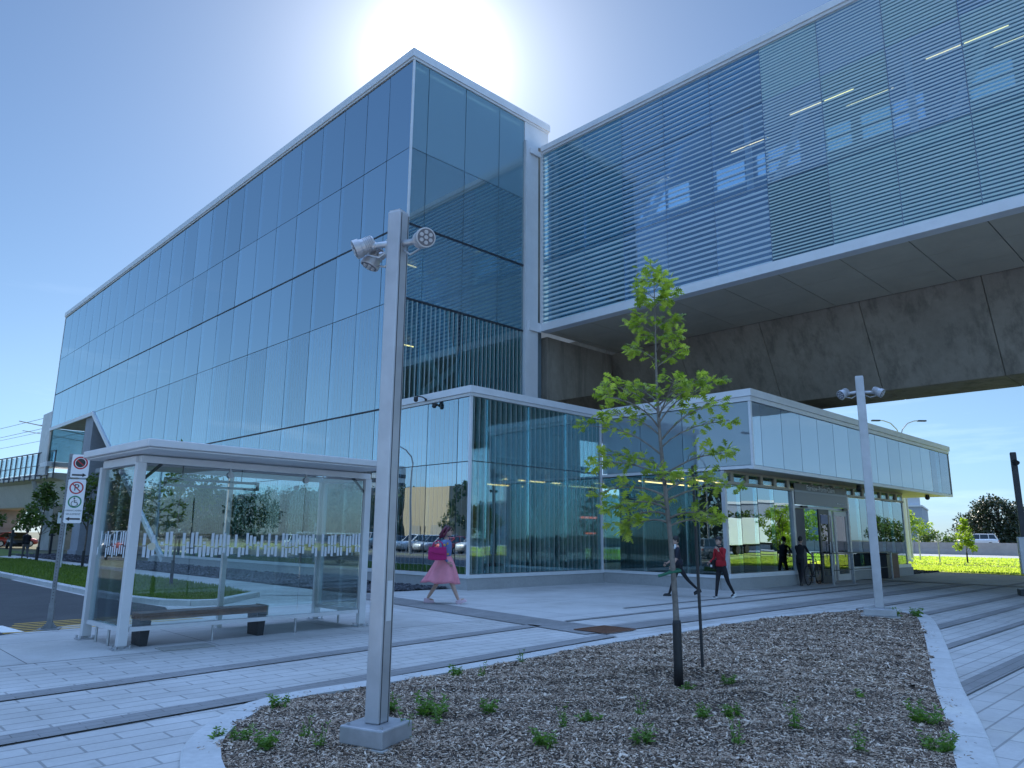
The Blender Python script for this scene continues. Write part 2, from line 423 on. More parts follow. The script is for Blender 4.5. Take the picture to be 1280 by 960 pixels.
# ------------------------------------------------------------------ ground sheets
def sheet(name, poly, z, mat, kind='structure', grid=None):
    b = MB(); b.add([(x,y,z) for x,y in poly], [tuple(range(len(poly)))])
    o = b.build(name, mat, fix=False)
    if o.data.polygons[0].normal.z < 0: o.data.flip_normals()
    return tag(o, kind=kind)
sheet('ground', [(-1500,-1500),(1500,-1500),(1500,1500),(-1500,1500)], -.012, dirt_m)
sheet('plaza', [(-16,-70),(41.5,-70),(41.0,6),(42.6,13.2),(42.6,30),(-16,30)], 0, paver_light)
sheet('concrete_paving', [(-16,10.95),(9.85,10.95),(9.95,14.1),(-16,14.1)], .004, plaza_con)
sheet('concrete_paving', [(10.95,8.85),(21.3,8.85),(21.3,12.1),(22,17.0),(14.85,17.0),(14.85,17.6),(11.25,17.6)], .004, plaza_con)
sheet('concrete_paving', [(9.95,14.1),(10.25,17.6),(6.2,16.4),(2.6,14.15)], .004, plaza_con)
sheet('right_paving', [(9.3,-40),(41.4,-40),(40.9,7.9),(17.9,7.9),(18.3,6.2)], .004, paver_right)
sheet('entrance_paving', [(31.6,-40),(41.45,-40),(41.0,6),(42.5,13.2),(42.5,16),(38.2,16),(38.2,11.9),(31.6,11.9)], .008, plaza_con)
def band(p, q, wdt, z=.012):
    p = Vector((*p,0)); q = Vector((*q,0)); d = (q-p).normalized(); s = Vector((-d.y,d.x,0))*wdt/2
    sheet('paving_band', [(p-s).xy, (q-s).xy, (q+s).xy, (p+s).xy], z, paver_dark)
band((-6,8.15),(10.1,9.66),.30)
band((-6,6.45),(10.0,7.88),.30, .016)
band((10.28,8.2),(11.35,17.55),.95)
band((11.05,8.42),(31.6,8.3),.56, .016)
band((11.0,9.72),(31.6,9.72),.14, .016)
band((14.0,10.62),(31.6,10.62),.12, .016)
band((18.3,7.0),(41.0,7.0),.25, .016)
band((17.6,5.60),(41.0,5.64),.25, .016)
band((14.7,4.62),(41.0,4.82),.25, .016)
band((12.7,3.72),(41.0,3.8),.16, .016)
band((8.9,2.61),(41.0,2.72),.25, .016)
band((7.0,.9),(41.0,1.0),.25, .016)
band((31.75,12.0),(30.9,-12),.28, .02)

# road on the left with its kerbs and the lawn island
sheet('road', [(5.75,21.4),(5.72,34),(5.6,60),(4.6,110),(-6,110),(-6.2,14.1),(2.6,14.1),(6.0,16.3),(6.25,17.2),(6.1,19)], .004, asphalt)
sheet('parking_lot', [(-10,110),(-90,110),(-90,-60),(-16,-60),(-16,14.1),(-10,14.1)], -.004, asphalt)
sheet('road_far', [(80,-300),(95.5,-300),(95.5,300),(80,300)], .004, mottled('pale_road', (.33,.33,.33), .1, .5, .85))
sheet('side_path', [(52.3,-60),(54.2,-60),(54.2,100),(52.3,100)], .012, mottled('pale_path', (.5,.49,.47), .1, .8, .85))
sheet('far_lawn', [(41.2,-90),(80,-90),(80,130),(42.7,130),(42.7,13.3),(41.0,6)], .006, lawn_bright)
sheet('pathway', [(9.3,19.0),(10.9,17.4),(11.35,22),(11.35,62),(9.6,80),(8.5,80),(10.2,52),(9.7,30)], .010, plaza_con)
LAWN = [(6.0,19.5),(6.35,17.7),(7.2,17.1),(9.0,18.9),(9.5,22),(9.65,30),(10.1,52),(8.4,78),(5.3,78),(5.75,50),(5.9,34),(5.9,22)]
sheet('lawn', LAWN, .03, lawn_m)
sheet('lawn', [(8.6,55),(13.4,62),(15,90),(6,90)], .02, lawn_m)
# pale plinth bed of dark river stones along the glass building
sheet('stone_bed', [(11.45,18.2),(14.8,17.75),(14.8,62),(11.45,62)], .008, ground_mat('dark_stone_bed', (.02,.022,.028), (.035,.037,.045), (.06,.062,.07), 4, .9, .6))

def kerb(name, pts, wd, z0, z1, mat=kerb_m, closed=False, kind='structure'):
    """strip of kerb along a polyline: wd to the left of the direction of travel"""
    P = [Vector((x,y,0)) for x,y in pts]; n = len(P); L = []
    for i in range(n):
        a = P[i-1] if (i > 0 or closed) else P[i]; c = P[(i+1)%n] if (i < n-1 or closed) else P[i]
        d = (c-a).normalized(); L.append(P[i] + Vector((-d.y,d.x,0))*wd)
    b = MB(); idx = list(range(n)) + ([0] if closed else []); run = []; acc = 0
    def flush(r):
        if len(r) < 2: return
        pts = [(P[i].copy(), L[i].copy()) for i in r]; e = .006
        d0 = (pts[1][0]-pts[0][0]).normalized()*e; d1 = (pts[-2][0]-pts[-1][0]).normalized()*e
        pts[0] = (pts[0][0]+d0, pts[0][1]+d0); pts[-1] = (pts[-1][0]+d1, pts[-1][1]+d1)
        vs = []
        for p, q in pts: vs += [(p.x,p.y,z0),(p.x,p.y,z1-.012),(p.x*.93+q.x*.07,p.y*.93+q.y*.07,z1),(q.x,q.y,z1),(q.x,q.y,z0)]
        fs = [(i*5+k, (i+1)*5+k, (i+1)*5+k+1, i*5+k+1) for i in range(len(pts)-1) for k in range(4)]
        m = len(pts)-1; fs += [(0,1,2,3,4), (m*5+4,m*5+3,m*5+2,m*5+1,m*5)]
        b.add(vs, fs)
    for j, i in enumerate(idx):
        run.append(i)
        if j and len(run) > 1: acc += (P[i]-P[idx[j-1]]).length
        if acc > 2.2: flush(run); run = [i]; acc = 0
    flush(run)
    o = b.build(name, mat)
    return tag(o, kind=kind)
kerb('road_kerb', [(5.5,78),(5.72,50),(5.86,34),(5.88,22),(5.98,19.4),(6.3,17.75),(6.75,17.1),(7.4,16.95),(9.1,18.6)], .20, -.01, .13)

# painted hatching by the drop kerb
paint_y = mottled('yellow_road_paint', (.62,.38,.06), .25, 12, .7)
paint_w = mottled('white_road_paint', (.72,.72,.70), .15, 12, .7)
tag(part(None, 'yellow_hatching', paint_y, lambda b: [b.quad((2.75+i*.08,14.3+.26*i,.009),(6.0,14.3+.26*i+.22,.009),(6.0,14.38+.26*i+.22,.009),(2.75+i*.08,14.38+.26*i,.009)) for i in range(6)]), kind='structure')
tag(part(None, 'white_stop_mark', paint_w, lambda b: b.quad((2.75,14.45,.010),(3.05,14.35,.010),(2.95,15.5,.010),(2.68,15.5,.010))), kind='structure')
tag(part(None, 'parking_lines', paint_w, lambda b: [b.box(-60,-10.3,y-.06,y+.06,-.003,.002) for y in range(-54,108,3)]), kind='structure')

# ------------------------------------------------------------------ planting bed
BED_OUT = [(2.05,4.6),(2.35,3.2),(3.2,1.9),(4.4,1.25),(5.4,1.28),(6.5,1.62),(7.61,1.97),(9.61,2.66),(12.34,3.53),(15.06,4.42),(16.94,5.08),(17.85,5.5),(18.15,6.05),(18.0,6.7),(17.4,7.05),(14.4,7.55),(10.8,7.47),(8.7,7.44),(6.9,7.27),(5.0,7.16),(3.72,7.12),(3.1,6.78),(2.55,6.2),(2.2,5.5)]
def inset(poly, d):
    P = [Vector((x,y)) for x,y in poly]; n = len(P); out = []
    for i in range(n):
        t = (P[(i+1)%n]-P[i-1]).normalized(); out.append(tuple(P[i] + Vector((-t.y,t.x))*d))
    return out
def refine(poly, seg=.3):
    out = []
    n = len(poly)
    for i in range(n):
        p0, p1, p2, p3 = (np.array(poly[(i+k-1)%n]) for k in range(4))
        m = max(2, int(np.linalg.norm(p2-p1)/seg))
        for s in range(m):
            t = s/m
            out.append(tuple(.5*((2*p1)+(-p0+p2)*t+(2*p0-5*p1+4*p2-p3)*t*t+(-p0+3*p1-3*p2+p3)*t**3)))
    return out
BED = refine(BED_OUT); BED_IN = inset(BED, .27)
kerb('bed_kerb', BED, .27, -.01, .045, kerb_m, closed=True)
def inside(poly, X, Y):
    X = np.asarray(X); Y = np.asarray(Y); c = np.zeros(X.shape, bool); n = len(poly); j = n-1
    for i in range(n):
        xi, yi = poly[i]; xj, yj = poly[j]
        c ^= ((yi > Y) != (yj > Y)) & (X < (xj-xi)*(Y-yi)/(yj-yi+1e-12)+xi); j = i
    return c
BI = np.array(BED_IN)
def edge_dist(X, Y):
    d = np.full(X.shape, 9.0); n = len(BI)
    for i in range(n):
        a = BI[i]; b = BI[(i+1)%n]; ab = b-a; L2 = ab@ab + 1e-9
        t = np.clip(((X-a[0])*ab[0]+(Y-a[1])*ab[1])/L2, 0, 1)
        d = np.minimum(d, np.hypot(X-(a[0]+t*ab[0]), Y-(a[1]+t*ab[1])))
    return d
TREE = (6.97,4.59)
def mulch_z(X, Y):
    X = np.asarray(X,float); Y = np.asarray(Y,float)
    d = edge_dist(X, Y)
    z = .03 + .07*(1-np.exp(-d/.9)) + .012*np.sin(X*3.1+1)*np.cos(Y*4.3) + .008*np.sin(X*9+Y*7)
    r = np.hypot(X-TREE[0], Y-TREE[1]); z += .05*np.exp(-((r-.75)/.25)**2) - .02*np.exp(-(r/.45)**2)
    return z
def mz(x, y): return float(mulch_z(np.array([x]), np.array([y]))[0])
gx = np.arange(2.2,18.2,.09); gy = np.arange(1.2,7.6,.09)
GX, GY = np.meshgrid(gx, gy, indexing='ij'); ins = inside(inset(BED, .2), GX, GY); GZ = mulch_z(GX, GY)
mb = MB(); idx = {}
for i in range(len(gx)-1):
    for j in range(len(gy)-1):
        if ins[i,j] and ins[i+1,j] and ins[i,j+1] and ins[i+1,j+1]:
            q = []
            for a, c in ((i,j),(i+1,j),(i+1,j+1),(i,j+1)):
                if (a,c) not in idx: idx[(a,c)] = len(mb.v); mb.v.append((gx[a],gy[c],float(GZ[a,c])))
                q.append(idx[(a,c)])
            mb.f.append(q); mb.m.append(0)
tag(mb.build('mulch_soil', mulch_m, smooth=True, fix=False), kind='structure')

def scatter_mesh(name, base_v, base_f, pos, rot, scl, mat):
    """many small copies of one little shape as a single mesh (numpy)"""
    bv = np.asarray(base_v, float); n = len(pos); k = len(bv)
    V = np.einsum('nij,nkj->nki', rot, bv[None]*scl[:,None,:]) + pos[:,None,:]
    me = bpy.data.meshes.new(name); me.vertices.add(n*k); me.vertices.foreach_set('co', V.reshape(-1).astype(np.float32))
    sizes = [len(f) for f in base_f]; flat = np.concatenate([np.array(f) for f in base_f])
    loops = (flat[None] + (np.arange(n)*k)[:,None]).reshape(-1)
    starts1 = np.concatenate([[0], np.cumsum(sizes)[:-1]]); T = sum(sizes)
    starts = (starts1[None] + (np.arange(n)*T)[:,None]).reshape(-1)
    me.loops.add(len(loops)); me.loops.foreach_set('vertex_index', loops.astype(np.int32))
    me.polygons.add(len(starts)); me.polygons.foreach_set('loop_start', starts.astype(np.int32))
    me.update(calc_edges=True); me.validate(); me.materials.append(mat)
    return me
def rots(yaw, pitch, roll):
    cy, sy, cp, sp, c_, s_ = np.cos(yaw), np.sin(yaw), np.cos(pitch), np.sin(pitch), np.cos(roll), np.sin(roll)
    Z = np.zeros_like(cy); O = np.ones_like(cy)
    Rz = np.stack([np.stack([cy,-sy,Z],-1),np.stack([sy,cy,Z],-1),np.stack([Z,Z,O],-1)],-2)
    Ry = np.stack([np.stack([cp,Z,sp],-1),np.stack([Z,O,Z],-1),np.stack([-sp,Z,cp],-1)],-2)
    Rx = np.stack([np.stack([O,Z,Z],-1),np.stack([Z,c_,-s_],-1),np.stack([Z,s_,c_],-1)],-2)
    return Rz @ Ry @ Rx
# wood chips: dense near the camera, sparser away
N = 760000
px = nrng.uniform(2.2,18.2,N); py = nrng.uniform(1.2,7.6,N)
dc = np.hypot(px, py); keep = (nrng.random(N) < np.clip((6.2/dc)**1.4, .2, 1)) & inside(inset(BED,.235), px, py)
thin = .55+.45*np.sin(px*1.9+1.3*np.sin(py*2.3))*np.cos(py*2.7+px*.6); keep &= nrng.random(N) < np.clip(.62+.5*thin, .35, 1)
px, py, dc = px[keep], py[keep], dc[keep]; n = len(px)
sl_ = nrng.lognormal(0,.45,n)*.0098*np.clip(dc/7,1,1.6)
chipv = [(-1,-.28,-.06),(1,-.2,-.04),(.9,.25,-.02),(-.85,.3,-.05),(-1,-.2,.1),(.95,-.2,.12),(.85,.22,.13),(-.85,.22,.1)]
chipf = [(4,5,6,7),(0,1,5,4),(1,2,6,5),(2,3,7,6),(3,0,4,7)]
t = NT('wood_chips'); g = t.n('ShaderNodeNewGeometry')
cc = t.ramp(g.outputs['Random Per Island'], [(0,(.03,.019,.013)),(.16,(.11,.068,.044)),(.42,(.30,.205,.14)),(.74,(.50,.375,.275)),(.95,(.74,.61,.49))])
t.pbr(cc, .85); chips_m = t.mat
pos = np.stack([px, py, mulch_z(px, py)+.004], -1)
me = scatter_mesh('mulch_chips', chipv, chipf, pos, rots(nrng.uniform(0,6.28,n), nrng.normal(0,.3,n), nrng.normal(0,.35,n)), np.stack([sl_, sl_*nrng.uniform(.5,1.3,n), sl_*nrng.uniform(.4,1.1,n)],-1), chips_m)
tag(link('mulch_chips', me), 'brown shredded wood chip mulch covering the planting bed', None, None, 'stuff')
# chips spilled onto the kerb
n = 60000; px = nrng.uniform(2.0,18.3,n); py = nrng.uniform(1.1,7.7,n)
keep = inside(inset(BED,.10), px, py) & ~inside(inset(BED,.24), px, py) & (np.sin(px*2.1)*np.cos(py*3.7)+nrng.normal(0,.5,n) > .75)
px, py = px[keep], py[keep]; n = len(px); sl2 = nrng.lognormal(0,.4,n)*.0105
me = scatter_mesh('stray_chips', chipv, chipf, np.stack([px, py, np.full(n,.048)],-1), rots(nrng.uniform(0,6.28,n), nrng.normal(0,.12,n), nrng.normal(0,.15,n)), np.stack([sl2, sl2*.8, sl2*.6],-1), chips_m)
tag(link('stray_chips', me), 'stray wood chips spilled onto the pale kerb of the bed', None, None, 'stuff')
n = 5200; px = nrng.uniform(11.5,14.75,n); py = 17.9 + 44*nrng.random(n)**1.6
s = nrng.uniform(.03,.085,n)
ov = [(1,0,0),(-1,0,0),(0,1,0),(0,-1,0),(0,0,1),(.6,.6,.5),(-.6,.6,.5),(-.6,-.6,.5),(.6,-.6,.5)]
of = [(0,2,5),(2,1,6),(1,3,7),(3,0,8),(5,6,4),(6,7,4),(7,8,4),(8,5,4),(5,2,6),(6,1,7),(7,3,8),(8,0,5)]
t = NT('river_stones'); g = t.n('ShaderNodeNewGeometry'); t.pbr(t.ramp(g.outputs['Random Per Island'], [(0,(.02,.022,.028)),(.7,(.06,.062,.075)),(1,(.13,.13,.15))]), .7)
me = scatter_mesh('river_stones', ov, of, np.stack([px,py,np.full(n,.03)],-1), rots(nrng.uniform(0,6.28,n),nrng.normal(0,.3,n),nrng.normal(0,.3,n)), np.stack([s,s*.8,s*.7],-1), t.mat)
tag(link('river_stones', me), 'dark grey river stones in the strip along the glass building', None, None, 'stuff')
n = 900; px = nrng.uniform(38.2,42.3,n); py = nrng.uniform(12.2,15,n); s = nrng.uniform(.05,.12,n)
me = scatter_mesh('river_stones', ov, of, np.stack([px,py,np.full(n,.03)],-1), rots(nrng.uniform(0,6.28,n),nrng.normal(0,.3,n),nrng.normal(0,.3,n)), np.stack([s,s*.8,s*.7],-1), MATS.get('x', t.mat))
tag(link('river_stones', me), 'grey stones at the far corner of the entrance pavilion', None, None, 'stuff')
# grass blades on the lawns
def grass(name, label, poly, n, hmin, hmax, mat, z0=.03, wd=.008, zone=None):
    P = np.array(poly); lo = P.min(0); hi = P.max(0)
    if zone: lo = np.maximum(lo, zone[0]); hi = np.minimum(hi, zone[1])
    X = nrng.uniform(lo[0],hi[0],n); Y = lo[1] + (hi[1]-lo[1])*nrng.random(n)**1.7
    k = inside(poly, X, Y); X, Y = X[k], Y[k]; m = len(X)
    d = np.hypot(X,Y); h = nrng.uniform(hmin,hmax,m); wv = wd*np.clip(d/12,1,4)
    bv = [(-1,0,0),(1,0,0),(.55,.25,.6),(-.55,.25,.6),(0,.6,1)]; bf = [(0,1,2,3),(3,2,4)]
    me = scatter_mesh(name, bv, bf, np.stack([X,Y,np.full(m,z0)],-1), rots(nrng.uniform(0,6.28,m),nrng.normal(0,.2,m),nrng.normal(0,.25,m)), np.stack([wv,h*.6,h],-1), mat)
    tag(link(name, me), label, None, None, 'stuff')
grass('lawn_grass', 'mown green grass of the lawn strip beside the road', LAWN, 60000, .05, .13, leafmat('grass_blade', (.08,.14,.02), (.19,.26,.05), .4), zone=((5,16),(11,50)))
grass('far_grass', 'sunlit bright green grass beyond the right end of the plaza', [(42.9,-5),(52.2,-5),(52.2,40),(43,40),(43,13.5),(41.3,6)], 45000, .05, .11, leafmat('bright_grass_blade', (.33,.43,.06), (.52,.58,.15), .5), wd=.012)
grass('far_grass', 'sunlit grass between the side path and the far road', [(54.4,-5),(79,-5),(79,55),(54.4,55)], 42000, .05, .12, bpy.data.materials['bright_grass_blade'], wd=.014)
# soil rings in the grass
def ring(x, y, rr):
    b = MB(); n = 18; vs = [(x,y,.075)] + [(x+rr*(1+.12*rnd.uniform(-1,1))*math.cos(2*PI*i/n), y+1.15*rr*math.sin(2*PI*i/n)*(1+.1*rnd.uniform(-1,1)), .03) for i in range(n)]
    b.add(vs, [(0,1+i,1+(i+1)%n) for i in range(n)]); tag(b.build('soil_ring', soil_m), kind='structure')
for x, y, rr in ((8.52,23.2,.62),(9.0,36.5,.8),(9.6,48.5,.8),(58.9,15,1.4)): ring(x, y, rr)
tag(part(None, 'soil_strip', soil_m, lambda b: (b.quad((54.5,-40,.02),(55.4,-40,.02),(55.2,90,.02),(54.4,90,.02)), b.quad((66,-40,.02),(68,-40,.02),(68,90,.02),(66,90,.02)))), kind='structure')

# ------------------------------------------------------------------ glass kinds
GL_SIDE = glass('facade_glass', (.62,.80,.84), .50, .8, 1.5, (.74,.91,1.0), wav=.12)
GL_SIDE_F = glass('facade_glass_lined', (.62,.80,.84), .48, .8, 1.5, (.74,.91,1.0), wav=.12, frit=('v',.232,.11,.26), fritcol=(.8,.92,.95))
GL_END_M = glass('tower_glass_middle', (.62,.80,.84), .26, .9, 1.5, (.86,1,1), wav=.1, haze=.14, fritcol=(.42,.62,.72))
GL_END = glass('tower_glass', (.62,.80,.84), .30, .9, 1.5, (.86,1,1), wav=.1, haze=.34, fritcol=(.42,.62,.72))
GL_END_F = glass('tower_glass_lined', (.60,.80,.82), .10, .9, 1.5, (.80,.94,.98), wav=.1, frit=('v',.216,.14,.8), fritcol=(.80,.92,.90))
GL_LOB_F = glass('lobby_glass_lined', (.70,.86,.87), .03, .8, 1.5, (.85,.97,1), wav=.1, frit=('v',.232,.11,.55), fritcol=(.78,.92,.90))
GL_PAV = glass('pavilion_glass', (.66,.84,.84), .30, .9, 1.5, (.76,.94,1), wav=.1)
GL_PAV_SIDE = glass('pavilion_side_glass', (.66,.82,.82), .08, .8, 1.5, (.85,.96,1))
def brg(i, tint, base, pitch, duty, fc): return glass('bridge_glass_%s' % i, tint, base, .8, 1.5, (.78,.92,1), wav=.08, frit=('h',pitch,duty,.84), fritcol=fc)
GL_BR_C = [brg('wide_clear', (.72,.90,.96), .03, .198, .25, (.80,.93,.97)), brg('wide_blue', (.66,.82,.95), .15, .198, .28, (.82,.93,1)), brg('wide_low', (.62,.80,.86), .05, .198, .42, (.80,.94,.97)), brg('wide_low_blue', (.60,.76,.90), .16, .198, .40, (.80,.92,1))]
GL_BR_F = [brg('fine_blue', (.62,.80,.94), .16, .1165, .50, (.84,.95,1)), brg('fine_teal', (.62,.82,.88), .12, .1165, .52, (.82,.97,.97)), brg('fine_dark', (.56,.74,.92), .13, .1165, .42, (.80,.92,1)), brg('fine_low', (.56,.78,.82), .09, .1165, .52, (.80,.97,.95)), brg('fine_low_dark', (.44,.64,.70), .07, .1165, .44, (.80,.96,.95))]
GL_CLEAR = glass('shelter_glass', (.90,.96,.95), .035, .85, 1.45, (.92,.97,1))
GL_CAR = glass('car_glass', (.10,.12,.12), .06, .9, 1.5)
GL_DOOR = glass('door_glass', (.50,.66,.70), .16, .9, 1.5)
def spandrel(name, c):
    t = NT(name)
    p = t.pbr(c, .55, 0); p.inputs['Coat Weight'].default_value = 1; p.inputs['Coat Roughness'].default_value = .02; p.inputs['Coat IOR'].default_value = 1.7
    return t.mat
SPAN = glass('white_back_painted_glass', (.50,.60,.68), .44, .8, 1.5, (.90,.97,1), haze=.34, fritcol=(.72,.84,.95))
SPAN_SIDE = glass('grey_back_painted_glass', (.46,.54,.60), .20, .8, 1.5, (.88,.96,1), haze=.42, fritcol=(.50,.60,.66))

def clip_poly(poly, a, b, c):
    """keep a*u+b*v <= c"""
    out = []
    for i in range(len(poly)):
        p, q = poly[i-1], poly[i]; dp = a*p[0]+b*p[1]-c; dq = a*q[0]+b*q[1]-c
        if (dp <= 0) != (dq <= 0):
            t = dp/(dp-dq); out.append((p[0]+(q[0]-p[0])*t, p[1]+(q[1]-p[1])*t))
        if dq <= 0: out.append(q)
    return out
class Curtain:
    """panes of one building; the largest 98 in the photo become objects of their own, the rest one part"""
    def __init__(self, root): self.root = root; self.p = []
    def pane(self, ax, c, a0, a1, z0, z1, mat, name='glass_pane', poly=None, gap=.014, thick=.024):
        pl = poly if poly is not None else [(a0+gap,z0+gap),(a1-gap,z0+gap),(a1-gap,z1-gap),(a0+gap,z1-gap)]
        if len(pl) < 3: return
        cx = sum(p[0] for p in pl)/len(pl); cz = sum(p[1] for p in pl)/len(pl)
        pos = Vector((c,cx,cz-1.6)) if ax == 'x' else Vector((cx,c,cz-1.6))
        A = abs(sum(pl[i-1][0]*pl[i][1]-pl[i][0]*pl[i-1][1] for i in range(len(pl))))/2
        vis = abs(pos[0] if ax == 'x' else pos[1])/pos.length
        infront = pos.dot(cf) > 1
        self.p.append((A*vis/pos.length**2 if infront else A*1e-9, ax, c, pl, mat, name, thick))
    def geo(self, b, e, mi=0):
        _, ax, c, pl, mat, name, th = e
        # every pane sits a hair out of true, as hung glass does
        cx = sum(p[0] for p in pl)/len(pl); cz = sum(p[1] for p in pl)/len(pl)
        ta = rnd.gauss(0,.0016); tb = rnd.gauss(0,.0016); n = len(pl)
        def P(u, v, o):
            d = c + o + ta*(u-cx) + tb*(v-cz)
            return (d,u,v) if ax == 'x' else (u,d,v)
        vs = [P(u,v,0) for u,v in pl] + [P(u,v,th) for u,v in pl]
        b.add(vs, [(i,(i+1)%n,n+(i+1)%n,n+i) for i in range(n)] + [tuple(range(n-1,-1,-1)), tuple(range(n,2*n))], mi)
    def done(self, most=98):
        self.p.sort(key=lambda e: -e[0])
        for e in self.p[:most]:
            b = MB(); self.geo(b, e); b.build(e[5], e[4], self.root)
        rest = self.p[most:]
        if rest:
            ms = []; b = MB()
            for e in rest:
                if e[4] not in ms: ms.append(e[4])
                self.geo(b, e, ms.index(e[4]))
            tag(b.build('far_glazing', ms, self.root), kind='stuff')

# ------------------------------------------------------------------ the tall glass station building with its lobby
X0, YT, YL, YE = 14.85, 20.85, 17.04, 70.6
st = thing('station_building', 'tall blue glass station building with a long facade and a one-storey corner lobby', 'building', (X0,YT,0), world=True)
cw = Curtain(st)
cols = [20.85,22.4,24.0,25.75,27.6,29.55,31.55]
while cols[-1] < YE-3: cols.append(cols[-1]+2.04)
cols.append(YE)
rows = [.45,3.85,6.05,10.06,12.92,16.0,19.72]
NZ0, NY0, NZ1, NY1 = .12, 41.85, 10.06, 58.73
k = (NY1-NY0)/(NZ1-NZ0)
def notch(pl):   # keep the part of the facade before the slanted cut
    return clip_poly(pl, 1, -k, NY0-k*NZ0-.05)
g = .014
for i in range(len(cols)-1):
    for j in range(len(rows)-1):
        y0, y1, z0, z1 = cols[i], cols[i+1], rows[j], rows[j+1]
        pl = [(y0+g,z0+g),(y1-g,z0+g),(y1-g,z1-g),(y0+g,z1-g)]
        if z0 < NZ1-.1: pl = notch(pl)
        cw.pane('x', X0, y0, y1, z0, z1, GL_SIDE_F if j < 3 else GL_SIDE, poly=pl)
lcols = [17.04,17.66,19.22,20.85]
for i in range(3):
    for z0, z1 in ((.45,3.85),(3.85,5.9)): cw.pane('x', X0, lcols[i], lcols[i+1], z0, z1, GL_SIDE_F)
tcols = [14.85,15.62,17.55,19.45,20.95]
for i in range(4):
    for z0, z1 in ((6.25,10.06),(10.06,12.92),(12.92,16.0),(16.0,19.72)):
        cw.pane('y', YT, tcols[i], tcols[i+1], z0, z1, GL_END_F if z0 < 10 else (GL_END_M if z0 < 15 else GL_END))
fcols = [14.85,15.58,17.48,19.36,21.22]
for i in range(4):
    for z0, z1 in ((.45,3.87),(3.87,5.9)): cw.pane('y', YL, fcols[i], fcols[i+1], z0, z1, GL_LOB_F)
cw.done()
def f(b):   # lines between the panes
    e = X0+.03
    for y in cols[1:-1]:
        zb = .45 if y < NY0 else min(NZ1, NZ0+(y-NY0)/k)
        b.box(e,e+.12,y-.03,y+.03,max(.45,zb),19.72)
    for y in lcols[1:3]: b.box(e,e+.12,y-.03,y+.03,.45,5.9)
    for z in (3.85,10.06,16.0):
        ye = YE if z >= NZ1-.01 else NY0+(z-NZ0)*k
        b.box(e+.002,e+.118,YL+.1 if z < 5 else YT+.06,ye,z-.03,z+.03)
    for x in tcols[1:-1]: b.box(x-.03,x+.03,YT+.03,YT+.15,6.25,19.72)
    for z in (10.06,12.92,16.0): b.box(X0+.16,20.95,YT+.032,YT+.148,z-.03,z+.03)
    for x in fcols[1:-1]: b.box(x-.035,x+.035,YL+.03,YL+.15,.45,5.9)
    b.box(X0+.16,21.2,YL+.032,YL+.148,3.84,3.90)
part(st, 'mullions', mullion_m, f)
def f(b):
    b.box(X0-.02,X0+.02,YT+.03,YE,12.89,12.95)
    b.box(X0-.02,X0+.02,YL+4.2,NY0+(6.05-NZ0)*k,6.02,6.08)
    b.box(X0+.02,20.95,YT-.02,YT+.02,9.99,10.05)
    b.box(X0+.02,20.95,YT-.018,YT+.02,12.88,12.96)
part(st, 'storey_line', mottled('black_gasket', (.02,.022,.03), .1, 4, .5), f)
def f(b):
    b.box(X0-.10,22.55,YT-.10,YT+.30,19.82,20.16); b.box(X0-.10,X0+.30,YT+.30,YE+.1,19.82,20.16)
    b.box(X0-.05,22.5,YT-.05,YT+.28,19.72,19.817); b.box(X0-.05,X0+.28,YT+.28,YE+.05,19.72,19.817)
    b.box(X0-.03,X0+.05,YE,YE+.08,6.5,19.72)
part(st, 'roof_coping', alu_light, f)
for q in ((X0-.02,X0+.06,YT-.03,YT+.03,6.22,19.72),(X0-.03,X0+.05,YL-.03,YL+.05,.45,5.92),(21.19,21.30,YL-.03,YL+.06,.45,5.92)): part(st, 'corner_trim', alu_light, lambda b: b.box(*q))
def f(b):
    b.box(X0-.12,21.38,YL-.12,YL+.25,6.0,6.22); b.box(X0-.12,X0+.25,YL+.25,YT-.0,6.0,6.22)
    b.box(X0-.06,21.34,YL-.06,YL+.2,5.9,5.997); b.box(X0-.06,X0+.2,YL+.2,YT,5.9,5.997)
    b.box(X0+.25,21.2,YL+.25,YT-.02,5.95,6.1)
part(st, 'lobby_coping', alu_light, f)
def f(b):
    b.box(X0-.08,21.26,YL-.08,YL+.3,0,.34); b.box(X0-.08,X0+.3,YL+.3,44,0,.34)
part(st, 'plinth', stone_m, f)
def f(b):
    b.box(X0-.10,21.26,YL-.10,YL+.1,.345,.45); b.box(X0-.10,X0+.1,YL+.1,43,.345,.45)
part(st, 'sill', alu_light, f)
def f(b):   # white strip of wall beside the bridge
    b.box(20.97,22.5,YT-.02,YT+.5,18.8,19.715)
    b.box(20.97,21.28,YT-.10,YT+.4,6.22,18.78); b.box(21.31,21.80,YT-.06,YT+.4,6.22,18.78)
    b.box(20.97,21.02,YT-.13,YT-.1,6.22,18.78)
    b.box(21.2,21.9,YT-.16,YT-.1,18.25,18.5); b.box(21.2,21.9,YT-.16,YT-.1,10.1,10.5)
part(st, 'side_column', alu_light, f)
